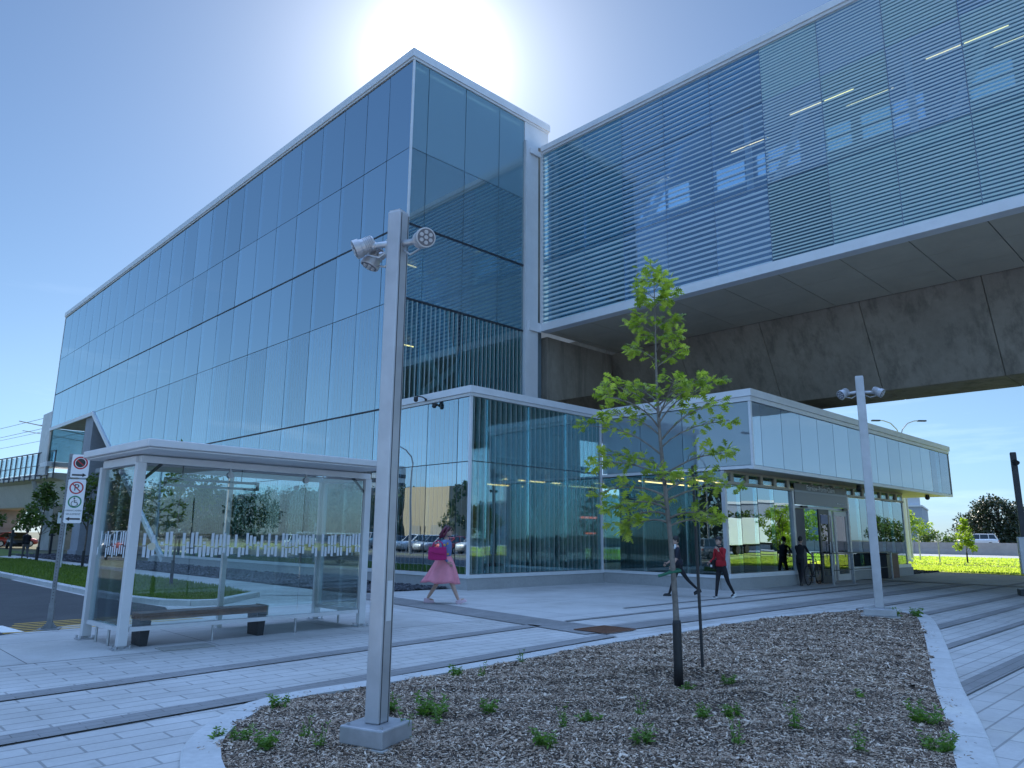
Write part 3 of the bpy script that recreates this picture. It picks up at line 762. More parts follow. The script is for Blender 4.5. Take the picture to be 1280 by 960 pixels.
# recess at the far end of the long facade
bronze = mottled('bronze_panel', (.28,.21,.15), .15, .7, .5, .2)
def f(b):
    b.quad((X0,NY1-.1,NZ1),(X0,70.3,NZ1),(17.97,70.3,NZ1),(17.97,NY1-.1,NZ1))
    b.quad((X0,NY1,NZ1),(17.97,NY1,NZ1),(17.97,NY0,NZ0),(X0,NY0,NZ0))
    b.quad((17.97,NY0,NZ0),(17.97,NY1,NZ1),(17.97,70.3,NZ1),(17.97,70.3,NZ0))
part(st, 'recess_lining', bronze, f)
def f(b):
    b.box(X0-.09,X0+.03,NY1-.1,YE+.1,NZ1-.22,NZ1+.04)
    b.bar((X0-.03,NY1+.02,NZ1+.02),(X0-.03,NY0,NZ0),.12,.26)
part(st, 'recess_trim', alu_light, f)
part(st, 'recess_glass', GL_SIDE, lambda b: b.box(X0+.05,17.9,70.3,70.34,7.3,NZ1-.03))
part(st, 'recess_slab', alu_light, lambda b: b.box(X0,18.1,70.25,YE+2,6.9,7.28))
part(st, 'end_panel', alu, lambda b: b.box(X0+.05,X0+.25,YE+.12,YE+3.4,6.2,11.6))
part(st, 'pier', conc_pier, lambda b: (b.box(14.95,16.9,58.7,60.6,.34,9.9), b.box(14.85,17.0,58.6,60.7,0,.34)))
# inside: floors, core walls, braces, lamps
def f(b):
    for z in (6.0,10.0,12.86,15.94): b.box(X0+.45,22.2,YT+.45,58,z-.3,z)
    b.box(X0+.4,22.3,YT+.35,YE,19.5,19.7)
    b.box(X0+.2,21.1,YL+.2,26,.0,.06)
part(st, 'floor_slabs', slab_m, f)
def f(b):
    b.box(17.9,18.2,26,41.5,.1,19.5); b.box(17.9,18.2,41.5,58.6,10.1,19.5); b.box(17.9,18.2,58.6,YE,10.1,19.5)
    b.box(18.2,22.3,26,26.3,.1,19.5)
    b.box(22.25,22.5,YT+.4,YE,6.3,19.6); b.box(X0+.3,22.4,YE-.3,YE,10.1,19.6)
    b.box(22.2,22.4,24,YE,.0,6.3); b.box(18.2,22.2,57,57.3,0,7)
part(st, 'core_wall', interior_m, f)
def f(b):
    b.bar((16.9,18.6,5.4),(20.6,18.6,.3),.28); b.bar((16.3,22.6,9.8),(19.0,22.6,6.2),.26); b.bar((16.2,22.4,6.4),(20.6,22.4,9.9),.22)
    for y in (24.5,30.5,36.5,42.5,48.5,54.5):
        b.bar((16.4,y,10.2),(16.4,y+4.6,15.8),.2); b.bar((16.4,y,15.9),(16.4,y,19.5),.22)
        if y < 40: b.bar((16.4,y,6.2),(16.4,y,9.8),.22); b.bar((16.4,y,.1),(16.4,y,5.7),.25)
    b.bar((16.4,38.2,9.7),(16.4,27.5,.6),.22)
    for x, y in ((16.6,18.4),(19.9,18.4),(16.6,21.6),(20.4,21.4)): b.tube((x,y,.06),(x,y,5.7),.13,mi=0)
    for x in (16.2,20.4): b.box(x-.12,x+.12,21.6,21.84,6.0,19.5)
part(st, 'brace', steel_white, f)
def f(b):
    for x0, x1, y, z in ((15.4,16.2,19.3,3.62),(15.6,17.6,20.4,3.66),(18.0,20.9,18.7,3.55),(18.4,20.8,20.6,3.5),(16.2,17.2,22.9,3.05),(18.6,20.6,24.0,3.35)): b.box(x0,x1,y,y+.07,z,z+.04)
    for x0, y, z in ((16.2,23.2,12.4),(18.5,23.6,12.4),(17.2,24.4,9.4),(19.4,24.2,15.5)): b.box(x0,x0+1.1,y,y+.06,z,z+.03)
part(st, 'strip_light', lamp_warm, f)
def f(b):
    for y, z in ((26.6,14.9),(26.6,14.7),(33.4,9.5),(34.2,9.5),(35.0,9.5),(38.9,9.5),(41.5,9.5)): b.box(16.0,16.35,y,y+.32,z,z+.04)
part(st, 'ceiling_light', lamp_white, f)
part(st, 'hall_light', emit('hall_light', (.8,.95,1), 1.6), lambda b: [b.box(16.6,16.7,y,y+1.1,z,z+.05) for y, z in ((27.5,15.3),(30.2,15.3),(44.5,15.3),(47.2,15.3),(51,12.3),(54,12.3),(36.2,12.3),(38.9,12.3))])
part(st, 'information_wall', mottled('beige_wall', (.40,.36,.28), .1, .5, .7), lambda b: (b.box(18.6,20.6,22.3,22.4,.1,3.2), b.box(18.9,19.2,20.2,20.9,.1,1.2)))
part(st, 'lobby_ceiling', interior_dark, lambda b: b.box(X0+.3,21.0,YL+.35,26,4.0,4.12))
def f(b):
    b.box(17.8,18.7,19.4,19.9,.55,.62); b.box(18.1,18.4,19.4,19.5,.62,1.0)
part(st, 'lobby_bench', mottled('red_bench', (.45,.05,.04), .1, 3, .5), f)

# ------------------------------------------------------------------ the glazed bridge hall overhead
br = thing('station_bridge', 'raised glass station hall with horizontal white line print and a metal soffit', 'bridge', (22,0,0), world=True)
cb = Curtain(br)
bys = [20.84,20.34]
while bys[-1] > -15: bys.append(bys[-1]-2.006)
for i in range(len(bys)-1):
    y1, y0 = bys[i], bys[i+1]
    for j, (z0, z1) in enumerate(((10.5,12.76),(12.76,13.29),(13.29,16.38),(16.38,18.45))):
        up = j > 1
        if y1 > 10.4: m = GL_BR_C[(0 if i < 3 else 1) if up else (2 if i < 3 else 3)]
        else: m = GL_BR_F[(0,1,2,0,1)[(i+j)%5] if up else (3,3,4,3)[i%4]]
        cb.pane('x', 22.0, y0, y1, z0, z1, m)
cb.done()
def f(b):
    for y in bys[1:-1]: b.box(22.03,22.13,y-.028,y+.028,10.5,18.45)
    for z in (12.76,13.29): b.box(22.032,22.128,bys[-1],20.84,z-.035,z+.035)
    b.box(22.032,22.128,bys[-1],10.4,16.35,16.41); b.box(22.032,22.128,10.4,20.84,16.365,16.395)
part(br, 'mullions', mottled('bridge_mullion', (.24,.29,.38), .1, 4, .4, .2), f)
def f(b):
    e = bys[-1]
    b.box(21.86,22.3,e,20.72,10.15,10.40); b.box(21.93,22.3,e,20.72,10.405,10.5)
    b.box(21.93,22.06,20.66,20.80,10.5,18.45)
part(br, 'bottom_fascia', alu_light, f)
def f(b):
    b.box(21.88,22.35,bys[-1],20.72,18.56,18.80); b.box(21.94,22.3,bys[-1],20.72,18.45,18.555)
part(br, 'roof_coping', alu_light, f)
part(br, 'roof', panel_m, lambda b: b.box(22.3,27.2,bys[-1],20.8,18.3,18.7))
def f(b):
    ys = [20.7] + bys[1:]
    for i in range(len(ys)-1):
        for x0, x1 in ((22.3,23.96),(23.98,25.50),(25.52,27.0)):
            b.box(x0,x1,ys[i+1]+.015,ys[i]-.015,10.16+rnd.uniform(0,.004),10.20)
part(br, 'soffit', panel_m, f)
part(br, 'underfloor', interior_dark, lambda b: b.box(22.35,27.0,bys[-1],20.7,10.21,10.28))
part(br, 'floor_slab', slab_m, lambda b: b.box(22.2,27.0,bys[-1],20.7,12.82,13.22))
hall_wall = mottled('hall_wall', (.10,.15,.22), .1, .5, .6)
def f(b):
    e = bys[-1]
    b.box(26.9,27.05,e,20.8,10.3,12.8); b.box(26.9,27.05,e,20.8,13.22,16.32); b.box(26.9,27.05,e,20.8,17.42,18.3)
    y = 20.8
    i = 0
    while y > e:
        wdt = (.9,.35,1.3,.5)[i%4]; b.box(26.88,27.04,y-wdt,y,16.32,17.42); y -= wdt + (1.1,1.9,1.4,2.2)[(i*3)%4]; i += 1
    b.box(26.9,27.0,e,20.8,16.82,16.9)
part(br, 'back_wall', hall_wall, f)
part(br, 'end_wall', interior_dark, lambda b: b.box(22.2,26.9,20.45,20.62,10.3,18.3))
part(br, 'back_window', glass('back_window', (.92,1,1), .02, .3), lambda b: b.box(26.95,26.97,bys[-1],20.8,16.32,17.42))
def f(b):
    y = 19.6; i = 0
    while y > -14:
        x = 24.4 if i%2 == 0 else 25.3
        b.box(x,x+.022,y-(2.3,1.6)[i%2],y,16.97,16.99); y -= (1.7,2.9)[i%2]; i += 1
part(br, 'strip_light', emit('warm_hall_strip', (1,.62,.28), 2.6), f)
def f(b):
    for y in (18.6,12.6,6.6,.6,-5.4): b.bar((25.4,y,13.2),(25.4,y-2.6,17.9),.2); b.box(25.3,25.5,y-.1,y+.1,13.2,18.3)
part(br, 'brace', steel_white, f)

# ------------------------------------------------------------------ concrete viaduct behind and over the pavilion
vi = thing('viaduct', 'dark stained concrete box girder running under the station hall', 'viaduct', (29,0,0), world=True)
prof = [(27.08,10.13),(28.75,7.06),(31.2,7.06),(33.0,10.2),(52,10.8),(52,11.2),(27.08,11.2)]  # outer deck wing is out of view, widened to shade the ground
y = 21.27
while y > -50:
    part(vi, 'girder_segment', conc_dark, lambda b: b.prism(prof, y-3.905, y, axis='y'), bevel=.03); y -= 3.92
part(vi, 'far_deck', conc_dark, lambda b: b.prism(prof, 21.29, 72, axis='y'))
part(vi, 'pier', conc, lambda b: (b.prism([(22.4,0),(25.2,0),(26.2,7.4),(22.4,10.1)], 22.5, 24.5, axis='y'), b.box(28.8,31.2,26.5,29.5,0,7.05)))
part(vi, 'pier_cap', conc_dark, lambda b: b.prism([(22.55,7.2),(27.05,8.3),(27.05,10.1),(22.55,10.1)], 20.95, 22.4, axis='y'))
def f(b):
    b.box(27.3,27.5,-16,72,11.2,16.2); b.box(51.3,51.5,-16,72,11.2,16.8); b.box(27.3,51.5,-16,72,16.2,16.5)
part(vi, 'platform_hall', alu, f)  # out of view, stands here to block the sun

# ------------------------------------------------------------------ entrance pavilion
pv = thing('entrance_pavilion', 'low glass entrance pavilion with an overhanging pale glass band and two white doors', 'building', (21.3,11.04,0), world=True)
XP, YB, YG, XE = 21.3, 11.04, 12.1, 41.75
cp = Curtain(pv)
bx = [XP,21.95,23.4] + [23.4+1.405*i for i in range(1,13)] + [XE]
for i in range(len(bx)-1):
    cp.pane('y', YB, bx[i], bx[i+1], 3.84, 5.86, SPAN if i < 13 else glass('band_end_glass', (.62,.72,.70), .2, .8), name='cladding_panel', gap=.012)
for y0, y1 in ((11.04,13.55),(13.55,15.28),(15.28,17.0)):
    cp.pane('x', XP, y0, y1, 3.84, 5.86, SPAN_SIDE, name='cladding_panel', gap=.012)
for y0, y1 in ((11.04,14),(14,17),(17,20)): cp.pane('x', XE-.03, y0, y1, 3.84, 5.86, glass('band_end_glass', (.62,.72,.70), .2, .8), name='cladding_panel')
lx = [21.36,22.35,23.5,24.7,26.0]
for i in range(len(lx)-1): cp.pane('y', YG, lx[i], lx[i+1], .5, 3.3, GL_PAV)
rx = [31.05,32.4,33.75,35.1,36.3,37.6]
for i in range(len(rx)-1): cp.pane('y', YG, rx[i], rx[i+1], .5, 3.3, GL_PAV)
for y0, y1 in ((12.1,13.55),(13.55,15.28),(15.28,17.0)): cp.pane('x', XP+.02, y0, y1, .45, 3.72, GL_PAV_SIDE)
for y0, y1 in ((12.1,14.1),(14.1,16.1),(16.1,18.1),(18.1,20)): cp.pane('x', 37.6, y0, y1, .5, 3.3, GL_PAV_SIDE)
for x in np.arange(22,37,2.1): cp.pane('y', 20.0, float(x), float(x)+2.1, .5, 3.4, GL_PAV_SIDE)
cp.done(100)
def f(b):
    b.box(XP-.10,XE+.08,YB-.10,YB+.3,6.02,6.25); b.box(XP-.10,XP+.3,YB+.3,16.9,6.02,6.25); b.box(XE-.3,XE+.08,YB+.3,20,6.02,6.25)
    b.box(XP-.05,XE+.04,YB-.05,YB+.25,5.87,6.015); b.box(XP-.05,XP+.25,YB+.25,16.92,5.87,6.015); b.box(XE-.25,XE+.04,YB+.25,20,5.87,6.015)
part(pv, 'roof_coping', alu_light, f)
def f(b):
    b.box(XP-.03,XE+.02,YB-.03,YB+.12,3.72,3.835); b.box(XP-.03,XP+.1,YB+.12,16.98,3.74,3.835)
    b.box(XP-.03,XP+.06,YB-.03,YB+.05,3.84,5.87); b.box(XE-.04,XE+.02,YB-.03,YB+.05,3.84,5.87)
part(pv, 'band_trim', alu_light, f)
part(pv, 'soffit', panel_m, lambda b: (b.box(XP+.1,XE-.05,YB+.12,YG-.03,3.74,3.80), b.box(37.66,XE-.05,YG-.03,20,3.74,3.80)))
part(pv, 'band_backing', mottled('pale_backing', (.45,.50,.54), .05, 1, .7), lambda b: (b.box(XP+.15,38.6,YB+.15,YB+.22,3.85,5.85), b.box(XP+.15,XP+.22,YB+.22,16.9,3.85,5.85)))
beige = mottled('beige_frame', (.40,.35,.28), .1, 2, .5)
def f(b):
    b.box(21.4,37.6,YG-.09,YG+.02,3.30,3.39); b.box(21.4,37.6,YG-.08,YG+.02,3.66,3.735)
    x = 21.75
    while x < 37.6: b.box(x-.09,x+.09,YG-.07,YG+.02,3.392,3.658); x += 1.0
part(pv, 'clerestory_frame', beige, f)
part(pv, 'clerestory_glass', GL_PAV_SIDE, lambda b: b.box(21.4,37.6,YG-.02,YG,3.392,3.658))
def f(b):
    for x in lx[1:-1]+rx[1:-1]: b.box(x-.02,x+.02,YG+.03,YG+.15,.5,3.3)
    for y in (13.55,15.28): b.box(XP+.05,XP+.17,y-.03,y+.03,.45,3.72)
part(pv, 'mullions', alu, f)
for q in ((21.27,21.40,YG-.05,YG+.08,.45,3.72),(25.98,26.12,YG-.08,YG+.08,0,3.3),(30.93,31.05,YG-.08,YG+.08,0,3.3),(37.56,37.66,YG-.03,YG+.06,.5,3.7),(25.0,25.1,YG+.03,YG+.2,.5,3.3),(23.75,23.95,12.5,12.75,.1,3.3)): part(pv, 'post', alu, lambda b: b.box(*q))

part(pv, 'plinth', stone_m, lambda b: (b.box(XP-.02,26.0,YG-.10,YG+.25,0,.36), b.box(XP-.08,XP+.25,YG+.25,16.95,0,.36)))
part(pv, 'plinth', stone_m, lambda b: (b.box(31.0,38.0,YG-.10,YG+.25,0,.36), b.box(37.5,38.0,YG+.25,20.2,0,.36)))
part(pv, 'sill', alu_light, lambda b: (b.box(XP-.02,25.98,YG-.12,YG+.1,.365,.5), b.box(XP-.1,XP+.1,YG+.1,16.95,.365,.45)))
part(pv, 'sill', alu_light, lambda b: b.box(31.05,37.75,YG-.12,YG+.1,.365,.5))
part(pv, 'roof', slab_m, lambda b: b.box(XP+.3,XE-.3,YB+.3,20,5.6,5.95))
part(pv, 'ceiling', interior_dark, lambda b: b.box(XP+.25,37.5,YG+.25,20.3,3.68,3.83))
part(pv, 'inner_floor', slab_m, lambda b: b.box(XP+.25,37.5,YG+.25,20.1,.02,.06))
part(pv, 'inner_wall', interior_dark, lambda b: (b.box(26.2,26.5,13.4,20,.06,3.68), b.box(21.6,24.0,19.4,19.7,.06,3.68), b.box(30.4,30.7,15,20,.06,3.68), b.box(26.5,30.4,16.2,16.4,.06,3.68)))
def f(b):
    for x0, x1, y, z in ((21.8,24.8,14.2,3.6),(22.2,25.6,16.0,3.6),(27,30,13.6,3.6),(32,36,14.5,3.6)): b.box(x0,x1,y,y+.06,z,z+.04)
part(pv, 'strip_light', lamp_warm, f)
part(pv, 'red_display', emit('red_display', (1,.12,.05), 1.2), lambda b: (b.box(22.3,23.3,18.9,18.93,2.3,2.38), b.box(22.6,23.2,18.9,18.93,1.7,1.76)))
# doors
white_frame = mottled('white_door_frame', (.60,.59,.58), .06, 2, .45)
part(pv, 'door_head', white_frame, lambda b: b.box(26.12,30.93,YG-.05,YG+.06,2.70,2.80))
part(pv, 'side_panel', mottled('grey_door_panel', (.14,.13,.14), .1, 2, .5), lambda b: b.box(26.5,27.25,YG+.1,YG+.2,0,2.7))
def door(x0, x1, y0, rz, white=True):
    fr = part(pv, 'door', white_frame if white else dark_metal, lambda b: (b.box(x0,x0+.13,y0,y0+.06,.02,2.68), b.box(x1-.13,x1,y0,y0+.06,.02,2.68), b.box(x0+.13,x1-.13,y0,y0+.06,2.5,2.68), b.box(x0+.13,x1-.13,y0,y0+.06,.02,.26)))
    sub(fr, 'glass', GL_DOOR, lambda b: b.box(x0+.13,x1-.13,y0+.02,y0+.04,.26,2.5))
    sub(fr, 'handle', galv, lambda b: (b.tube((x1-.2,y0-.06,.9),(x1-.2,y0-.06,1.5),.018), b.tube((x1-.2,y0-.06,1.0),(x1-.2,y0,1.0),.012), b.tube((x1-.2,y0-.06,1.4),(x1-.2,y0,1.4),.012)))
    return fr
door(28.25,29.45,YG-.02,0); door(29.65,30.9,YG-.02,0); d = door(27.3,28.2,YG-.42,0,False)
sub(d, 'blue_notice', mottled('blue_notice', (.03,.06,.22), .1, 2, .4), lambda b: b.box(27.44,28.06,YG-.43,YG-.425,2.15,2.48))

# ------------------------------------------------------------------ text helper
def text(parent, s, size, loc, rot, mat, name='lettering', align='CENTER', ext=.002):
    c = bpy.data.curves.new(name, 'FONT'); c.body = s; c.size = size; c.align_x = align; c.align_y = 'CENTER'; c.extrude = ext
    o = bpy.data.objects.new(name, c); COL.objects.link(o); c.materials.append(mat)
    dg_ = bpy.context.evaluated_depsgraph_get(); dg_.update()
    me = bpy.data.meshes.new_from_object(o.evaluated_get(dg_)); bpy.data.objects.remove(o); me.name = name
    o = bpy.data.objects.new(name, me); COL.objects.link(o)
    o.parent = parent; o.location = loc; o.rotation_euler = rot
    return o
white_ink = mottled('white_ink', (.80,.80,.80), .03, 3, .5)
black_ink = mottled('black_ink', (.02,.02,.02), .03, 3, .5)
red_ink = mottled('red_ink', (.50,.02,.025), .05, 3, .45)
green_ink = mottled('green_ink', (.02,.22,.09), .05, 3, .45)

# station name over the doors
sg = thing('station_sign', 'long grey station name sign with a green line over the white doors', 'sign', (28.52,YG-.06,2.82))
def gradpanel():
    t = NT('grey_sign_panel'); t.pbr((.12,.125,.14), .35); return t.mat
part(sg, 'panel', gradpanel(), lambda b: b.box(-2.38,2.38,-.04,0,0,.46))
part(sg, 'upper_panel', mottled('dark_sign_panel', (.05,.05,.056), .05, 1, .4), lambda b: b.box(-2.38,2.38,-.04,0,.53,.78+.0))
part(sg, 'green_line', mottled('sign_green', (.16,.22,.07), .05, 1, .5), lambda b: b.box(-2.38,2.38,-.042,0,.46,.53))
sg.children[0].data.materials[0] = mottled('light_sign_panel', (.20,.23,.26), .06, 1, .35)
text(sg, 'Fairview–Pointe-Claire', .275, (-.1,-.047,.645), (PI/2,0,0), white_ink)
text(sg, '■ Réseau express', .105, (1.72,-.047,.14), (PI/2,0,0), white_ink)
part(sg, 'door_sensor', black_plastic, lambda b: (b.box(-2.0,-1.55,-.12,-.04,-.10,-.02), b.box(1.75,2.15,-.12,-.04,-.10,-.02)))

# ------------------------------------------------------------------ bus shelter (local frame: x along the front, y towards the road)
sh = thing('bus_shelter', 'glass bus shelter with a flat pale roof and white striped glass band', 'bus shelter', (3.60,11.42,0), R(2.4))
W, D = 4.0, 1.46
frame = mottled('shelter_frame', (.64,.64,.65), .05, 3, .45, .1)
def f(b):
    b.box(-.26,W-.12,-.90,D+.28,2.75,2.855); b.box(-.22,W-.16,-.86,D+.24,2.72,2.748)
part(sh, 'roof', frame, f, bevel=.012)
part(sh, 'roof_beam', frame, lambda b: (b.box(-.02,W+.02,-.06,.06,2.60,2.698), b.box(-.02,W+.02,D-.06,D+.06,2.60,2.698), b.box(-.05,.05,.06,D-.06,2.58,2.698), b.box(W-.05,W+.05,.06,D-.06,2.58,2.698)))
for x, y in ((0,0),(W,0),(0,D),(W,D)):
    p = part(sh, 'post', frame, lambda b: b.box(x-.065,x+.065,y-.05,y+.05,.05,2.6), bevel=.006)
    sub(p, 'foot_plate', galv, lambda b: (b.box(x-.12,x+.12,y-.11,y+.11,.0,.022), [b.tube((x+sx*.09,y+sy*.085,.02),(x+sx*.09,y+sy*.085,.06),.014,n=6) for sx in (-1,1) for sy in (-1,1)], b.box(x-.04,x+.04,y-.03,y+.03,.022,.05)))
part(sh, 'post', frame, lambda b: b.box(2.05,2.13,D-.04,D+.04,0,2.6))
for a in (0, W): part(sh, 'bracket', dark_metal, lambda b: b.bar((a+(.06 if a == 0 else -.06),.02,2.36),(a+(.3 if a == 0 else -.3),.02,2.6),.04))
def f(b):
    b.box(.08,W-.08,-.03,.03,.235,.295)
part(sh, 'bottom_rail', frame, f)
part(sh, 'bottom_rail', frame, lambda b: b.box(-.03,.03,.08,D-.08,.235,.295))
part(sh, 'bottom_rail', frame, lambda b: b.box(W-.03,W+.03,.08,D-.08,.235,.295))
for x, y in ((1.3,0),(2.7,0),(0,.5),(0,1.0),(W,.7)): part(sh, 'rail_leg', galv, lambda b: b.tube((x,y,0),(x,y,.235),.02,n=8))
gx_ = [.09,1.36,2.72,W-.09]
for i in range(3): part(sh, 'glass_pane', GL_CLEAR, lambda b: b.box(gx_[i]+.006,gx_[i+1]-.006,-.006,.006,.30,2.56))
for i in range(2):
    y0, y1 = ((.07,D/2-.004),(D/2+.004,D-.07))[i]
    part(sh, 'glass_pane', GL_CLEAR, lambda b: b.box(-.006,.006,y0,y1,.30,2.56))
    part(sh, 'glass_pane', GL_CLEAR, lambda b: b.box(W-.006,W+.006,y0,y1,.30,2.56))
part(sh, 'glass_pane', GL_CLEAR, lambda b: b.box(2.16,W-.09,D-.006,D+.006,.30,2.5))
decal_m = mottled('white_glass_decal', (.66,.70,.74), .03, 3, .6)
def f(b, seed):
    rs = random.Random(seed)
    def run(n, place):
        for i in range(n):
            h = rs.random(); w_ = 0; up = rs.uniform(1.55,1.62) if h < .85 else 1.47; lo = rs.uniform(1.22,1.30)
            m = rs.uniform(1.38,1.44); w0 = .042
            if rs.random() < .04: continue
            if rs.random() < .8: place(i, w0, m, up, 0)
            if rs.random() < .8: place(i, w0, lo, m-.015, .012)
    return run
def bnd(n, place, seed): part(sh, 'glass_band', decal_m, lambda b: f(b, seed)(n, lambda *q: place(b, *q)))
bnd(60, lambda b, i, w0, a, c, o: b.box(.14+i*.063+o*.5,.14+i*.063+w0+o*.5,-.0105,-.0068,a,c), 3)
bnd(14, lambda b, i, w0, a, c, o: b.box(-.0105,-.0068,.14+i*.09+o,.14+i*.09+w0+o,a,c), 4)
bnd(14, lambda b, i, w0, a, c, o: b.box(W-.0105,W-.0068,.14+i*.09+o,.14+i*.09+w0+o,a,c), 5)
for x in gx_[1:3]: part(sh, 'glass_clamp', galv, lambda b: (b.tube((x,-.03,2.50),(x,.03,2.50),.05,n=14), b.box(x-.012,x+.012,-.012,.012,2.5,2.62)))
for p, q, r_ in (((-.03,D/2,2.5),(.03,D/2,2.5),.035),((W-.03,D/2,2.5),(W+.03,D/2,2.5),.035),((3.4,D-.03,2.47),(3.4,D+.03,2.47),.04)): part(sh, 'glass_clamp', galv, lambda b: b.tube(p,q,r_,n=12))
part(sh, 'round_sticker', mottled('pale_sticker', (.66,.60,.45), .05, 3, .6), lambda b: b.tube((.27,-.012,1.40),(.27,-.0075,1.40),.055,n=18))
def f(b):
    z = 2.36
    b.box(.62,2.22,.66,.70,z+.06,z+.10); b.box(.62,2.22,.66,.70,z-.04,z+.0); b.box(.62,.66,.661,.699,z,z+.06); b.box(2.18,2.22,.661,.699,z,z+.06)
    for x in (.9,1.9): b.tube((x,.68,z+.1),(x,.68,2.7),.008,n=6)
part(sh, 'hanging_light', mottled('light_frame', (.10,.11,.12), .1, 3, .5, .3), f)

be = thing('bench', 'dark wooden bench with black end legs inside the glass bus shelter', 'bench', (3.86,11.72,0), R(0.5))
wood = mottled('dark_wood', (.36,.16,.10), .35, 4, .5)
part(be, 'seat', wood, lambda b: [b.box(0,1.92,-.20+i*.135,-.20+i*.135+.125,.36,.455) for i in range(3)], bevel=.006)
for x in (.03,1.80): part(be, 'leg', dark_metal, lambda b: (b.prism([(x,.0),(x+.10,.0),(x+.13,.352),(x-.02,.352)], -.18, .18, axis='y'),), bevel=.004)
part(be, 'end_cap', mottled('steel_cap', (.25,.23,.2), .1, 4, .4, .7), lambda b: b.box(1.922,1.945,-.2,.2,.31,.47))

# ------------------------------------------------------------------ lamp and floodlight posts
def flood(root, base, aim, s=1.0, out=None):
    """round floodlight on a jointed arm"""
    base = Vector(base); aim = Vector(aim).normalized()
    side = Vector((*out,0)).normalized() if out else Vector((aim.x,aim.y,0)).normalized()
    j = base + side*.16*s + Vector((0,0,-.01))
    c = j + aim*.02 + side*.10*s
    hd = MB()
    hd.tube(c-aim*.13*s, c+aim*.02*s, .075*s, .085*s, 20); hd.tube(c+aim*.02*s, c+aim*.085*s, .098*s, .098*s, 24)
    for k in range(5): hd.tube(c-aim*(.115-.02*k)*s, c-aim*(.107-.02*k)*s, .088*s, .088*s, 20)
    o = hd.build('floodlight', alu, root, smooth=False, bevel=.004)
    fc = MB(); fc.tube(c+aim*.0855*s, c+aim*.09*s, .085*s, .085*s, 22); sub_link(fc, 'lens_plate', o, mottled('lens_plate', (.10,.10,.12), .1, 6, .3))
    ld = MB(); a = aim.orthogonal().normalized(); q = aim.cross(a)
    for k in range(7):
        off = Vector((0,0,0)) if k == 0 else (a*math.cos(k*PI/3)+q*math.sin(k*PI/3))*.052*s
        ld.tube(c+off+aim*.091*s, c+off+aim*.097*s, .021*s, .018*s, 12)
    sub_link(ld, 'led_lens', o, mottled('led_lens', (.42,.42,.44), .05, 6, .15))
    ar = MB(); ar.tube(base, j, .034*s, .03*s, 14); ar.ball(j, .045*s); ar.path([j, j+side*.05*s+Vector((0,0,.03)), c-aim*.10*s], .022*s, 10)
    ar.path([base+Vector((0,0,-.06)), base+side*.1*s+Vector((0,0,-.12)), j+side*.06*s+Vector((0,0,-.08)), c-aim*.1*s], .011*s, 6)
    sub_link(ar, 'arm', o, galv)
def sub_link(mbx, name, parent, mat):
    me = mbx.mesh(name, mat); bm = bmesh.new(); bm.from_mesh(me); bmesh.ops.recalc_face_normals(bm, faces=bm.faces[:]); bm.to_mesh(me); bm.free()
    return link(name, me, parent)
groove = mottled('post_groove', (.05,.05,.055), .1, 4, .5)
def post(root, h, w, d, dark=False, z0=.3):
    m = dark_metal if dark else alu
    part(root, 'shaft', m, lambda b: b.box(-w/2,w/2,-d/2,d/2,z0,h), bevel=.012)
    sh_ = root.children[-1]
    sub(sh_, 'groove', groove, lambda b: (b.box(-w/2+.018,-w/2+.028,-d/2-.001,-d/2+.01,z0,h-.02), b.box(w/2-.028,w/2-.018,-d/2-.001,-d/2+.01,z0,h-.02), b.box(w/2-.01,w/2+.001,-d/2+.03,-d/2+.05,z0,h-.02), b.box(w/2-.01,w/2+.001,d/2-.05,d/2-.03,z0,h-.02)))
    sub(sh_, 'access_panel', alu_light if not dark else dark_metal, lambda b: b.box(-w/2+.04,w/2-.04,-d/2-.004,-d/2-.001,.95,1.25))
    sub(sh_, 'cap', m, lambda b: b.box(-w/2+.01,w/2-.01,-d/2+.01,d/2-.01,h,h+.012))
zb = 0.0
lp = thing('floodlight_post', 'tall square aluminium post with three round floodlights, nearest the camera on a steel box base', 'light post', (3.42,4.93,zb), R(19.5))
post(lp, 4.33, .145, .13, z0=.215)
part(lp, 'base_cover', mottled('base_steel', (.42,.42,.44), .16, 5, .4, .4), lambda b: b.box(-.195,.195,-.195,.195,.085,.215), bevel=.012)
part(lp, 'base_bolt', galv, lambda b: [b.tube((sx*.15,sy*.15,.215),(sx*.15,sy*.15,.228),.013,n=6) for sx in (-1,1) for sy in (-1,1)])
part(lp, 'footing', conc, lambda b: b.box(-.215,.215,-.215,.215,-.12,.083))
zf = 4.02
flood(lp, (-.03,.068,zf+.03), (-.55,.72,-.45), .85, (-.3,.95)); flood(lp, (.03,.068,zf-.02), (-.25,.30,-.90), .85, (.1,1)); flood(lp, (-.01,-.068,zf+.02), (-.62,-.72,-.22), .85, (-.15,-1))
part(lp, 'junction', galv, lambda b: b.box(-.05,.05,.068,.092,zf-.07,zf+.07))

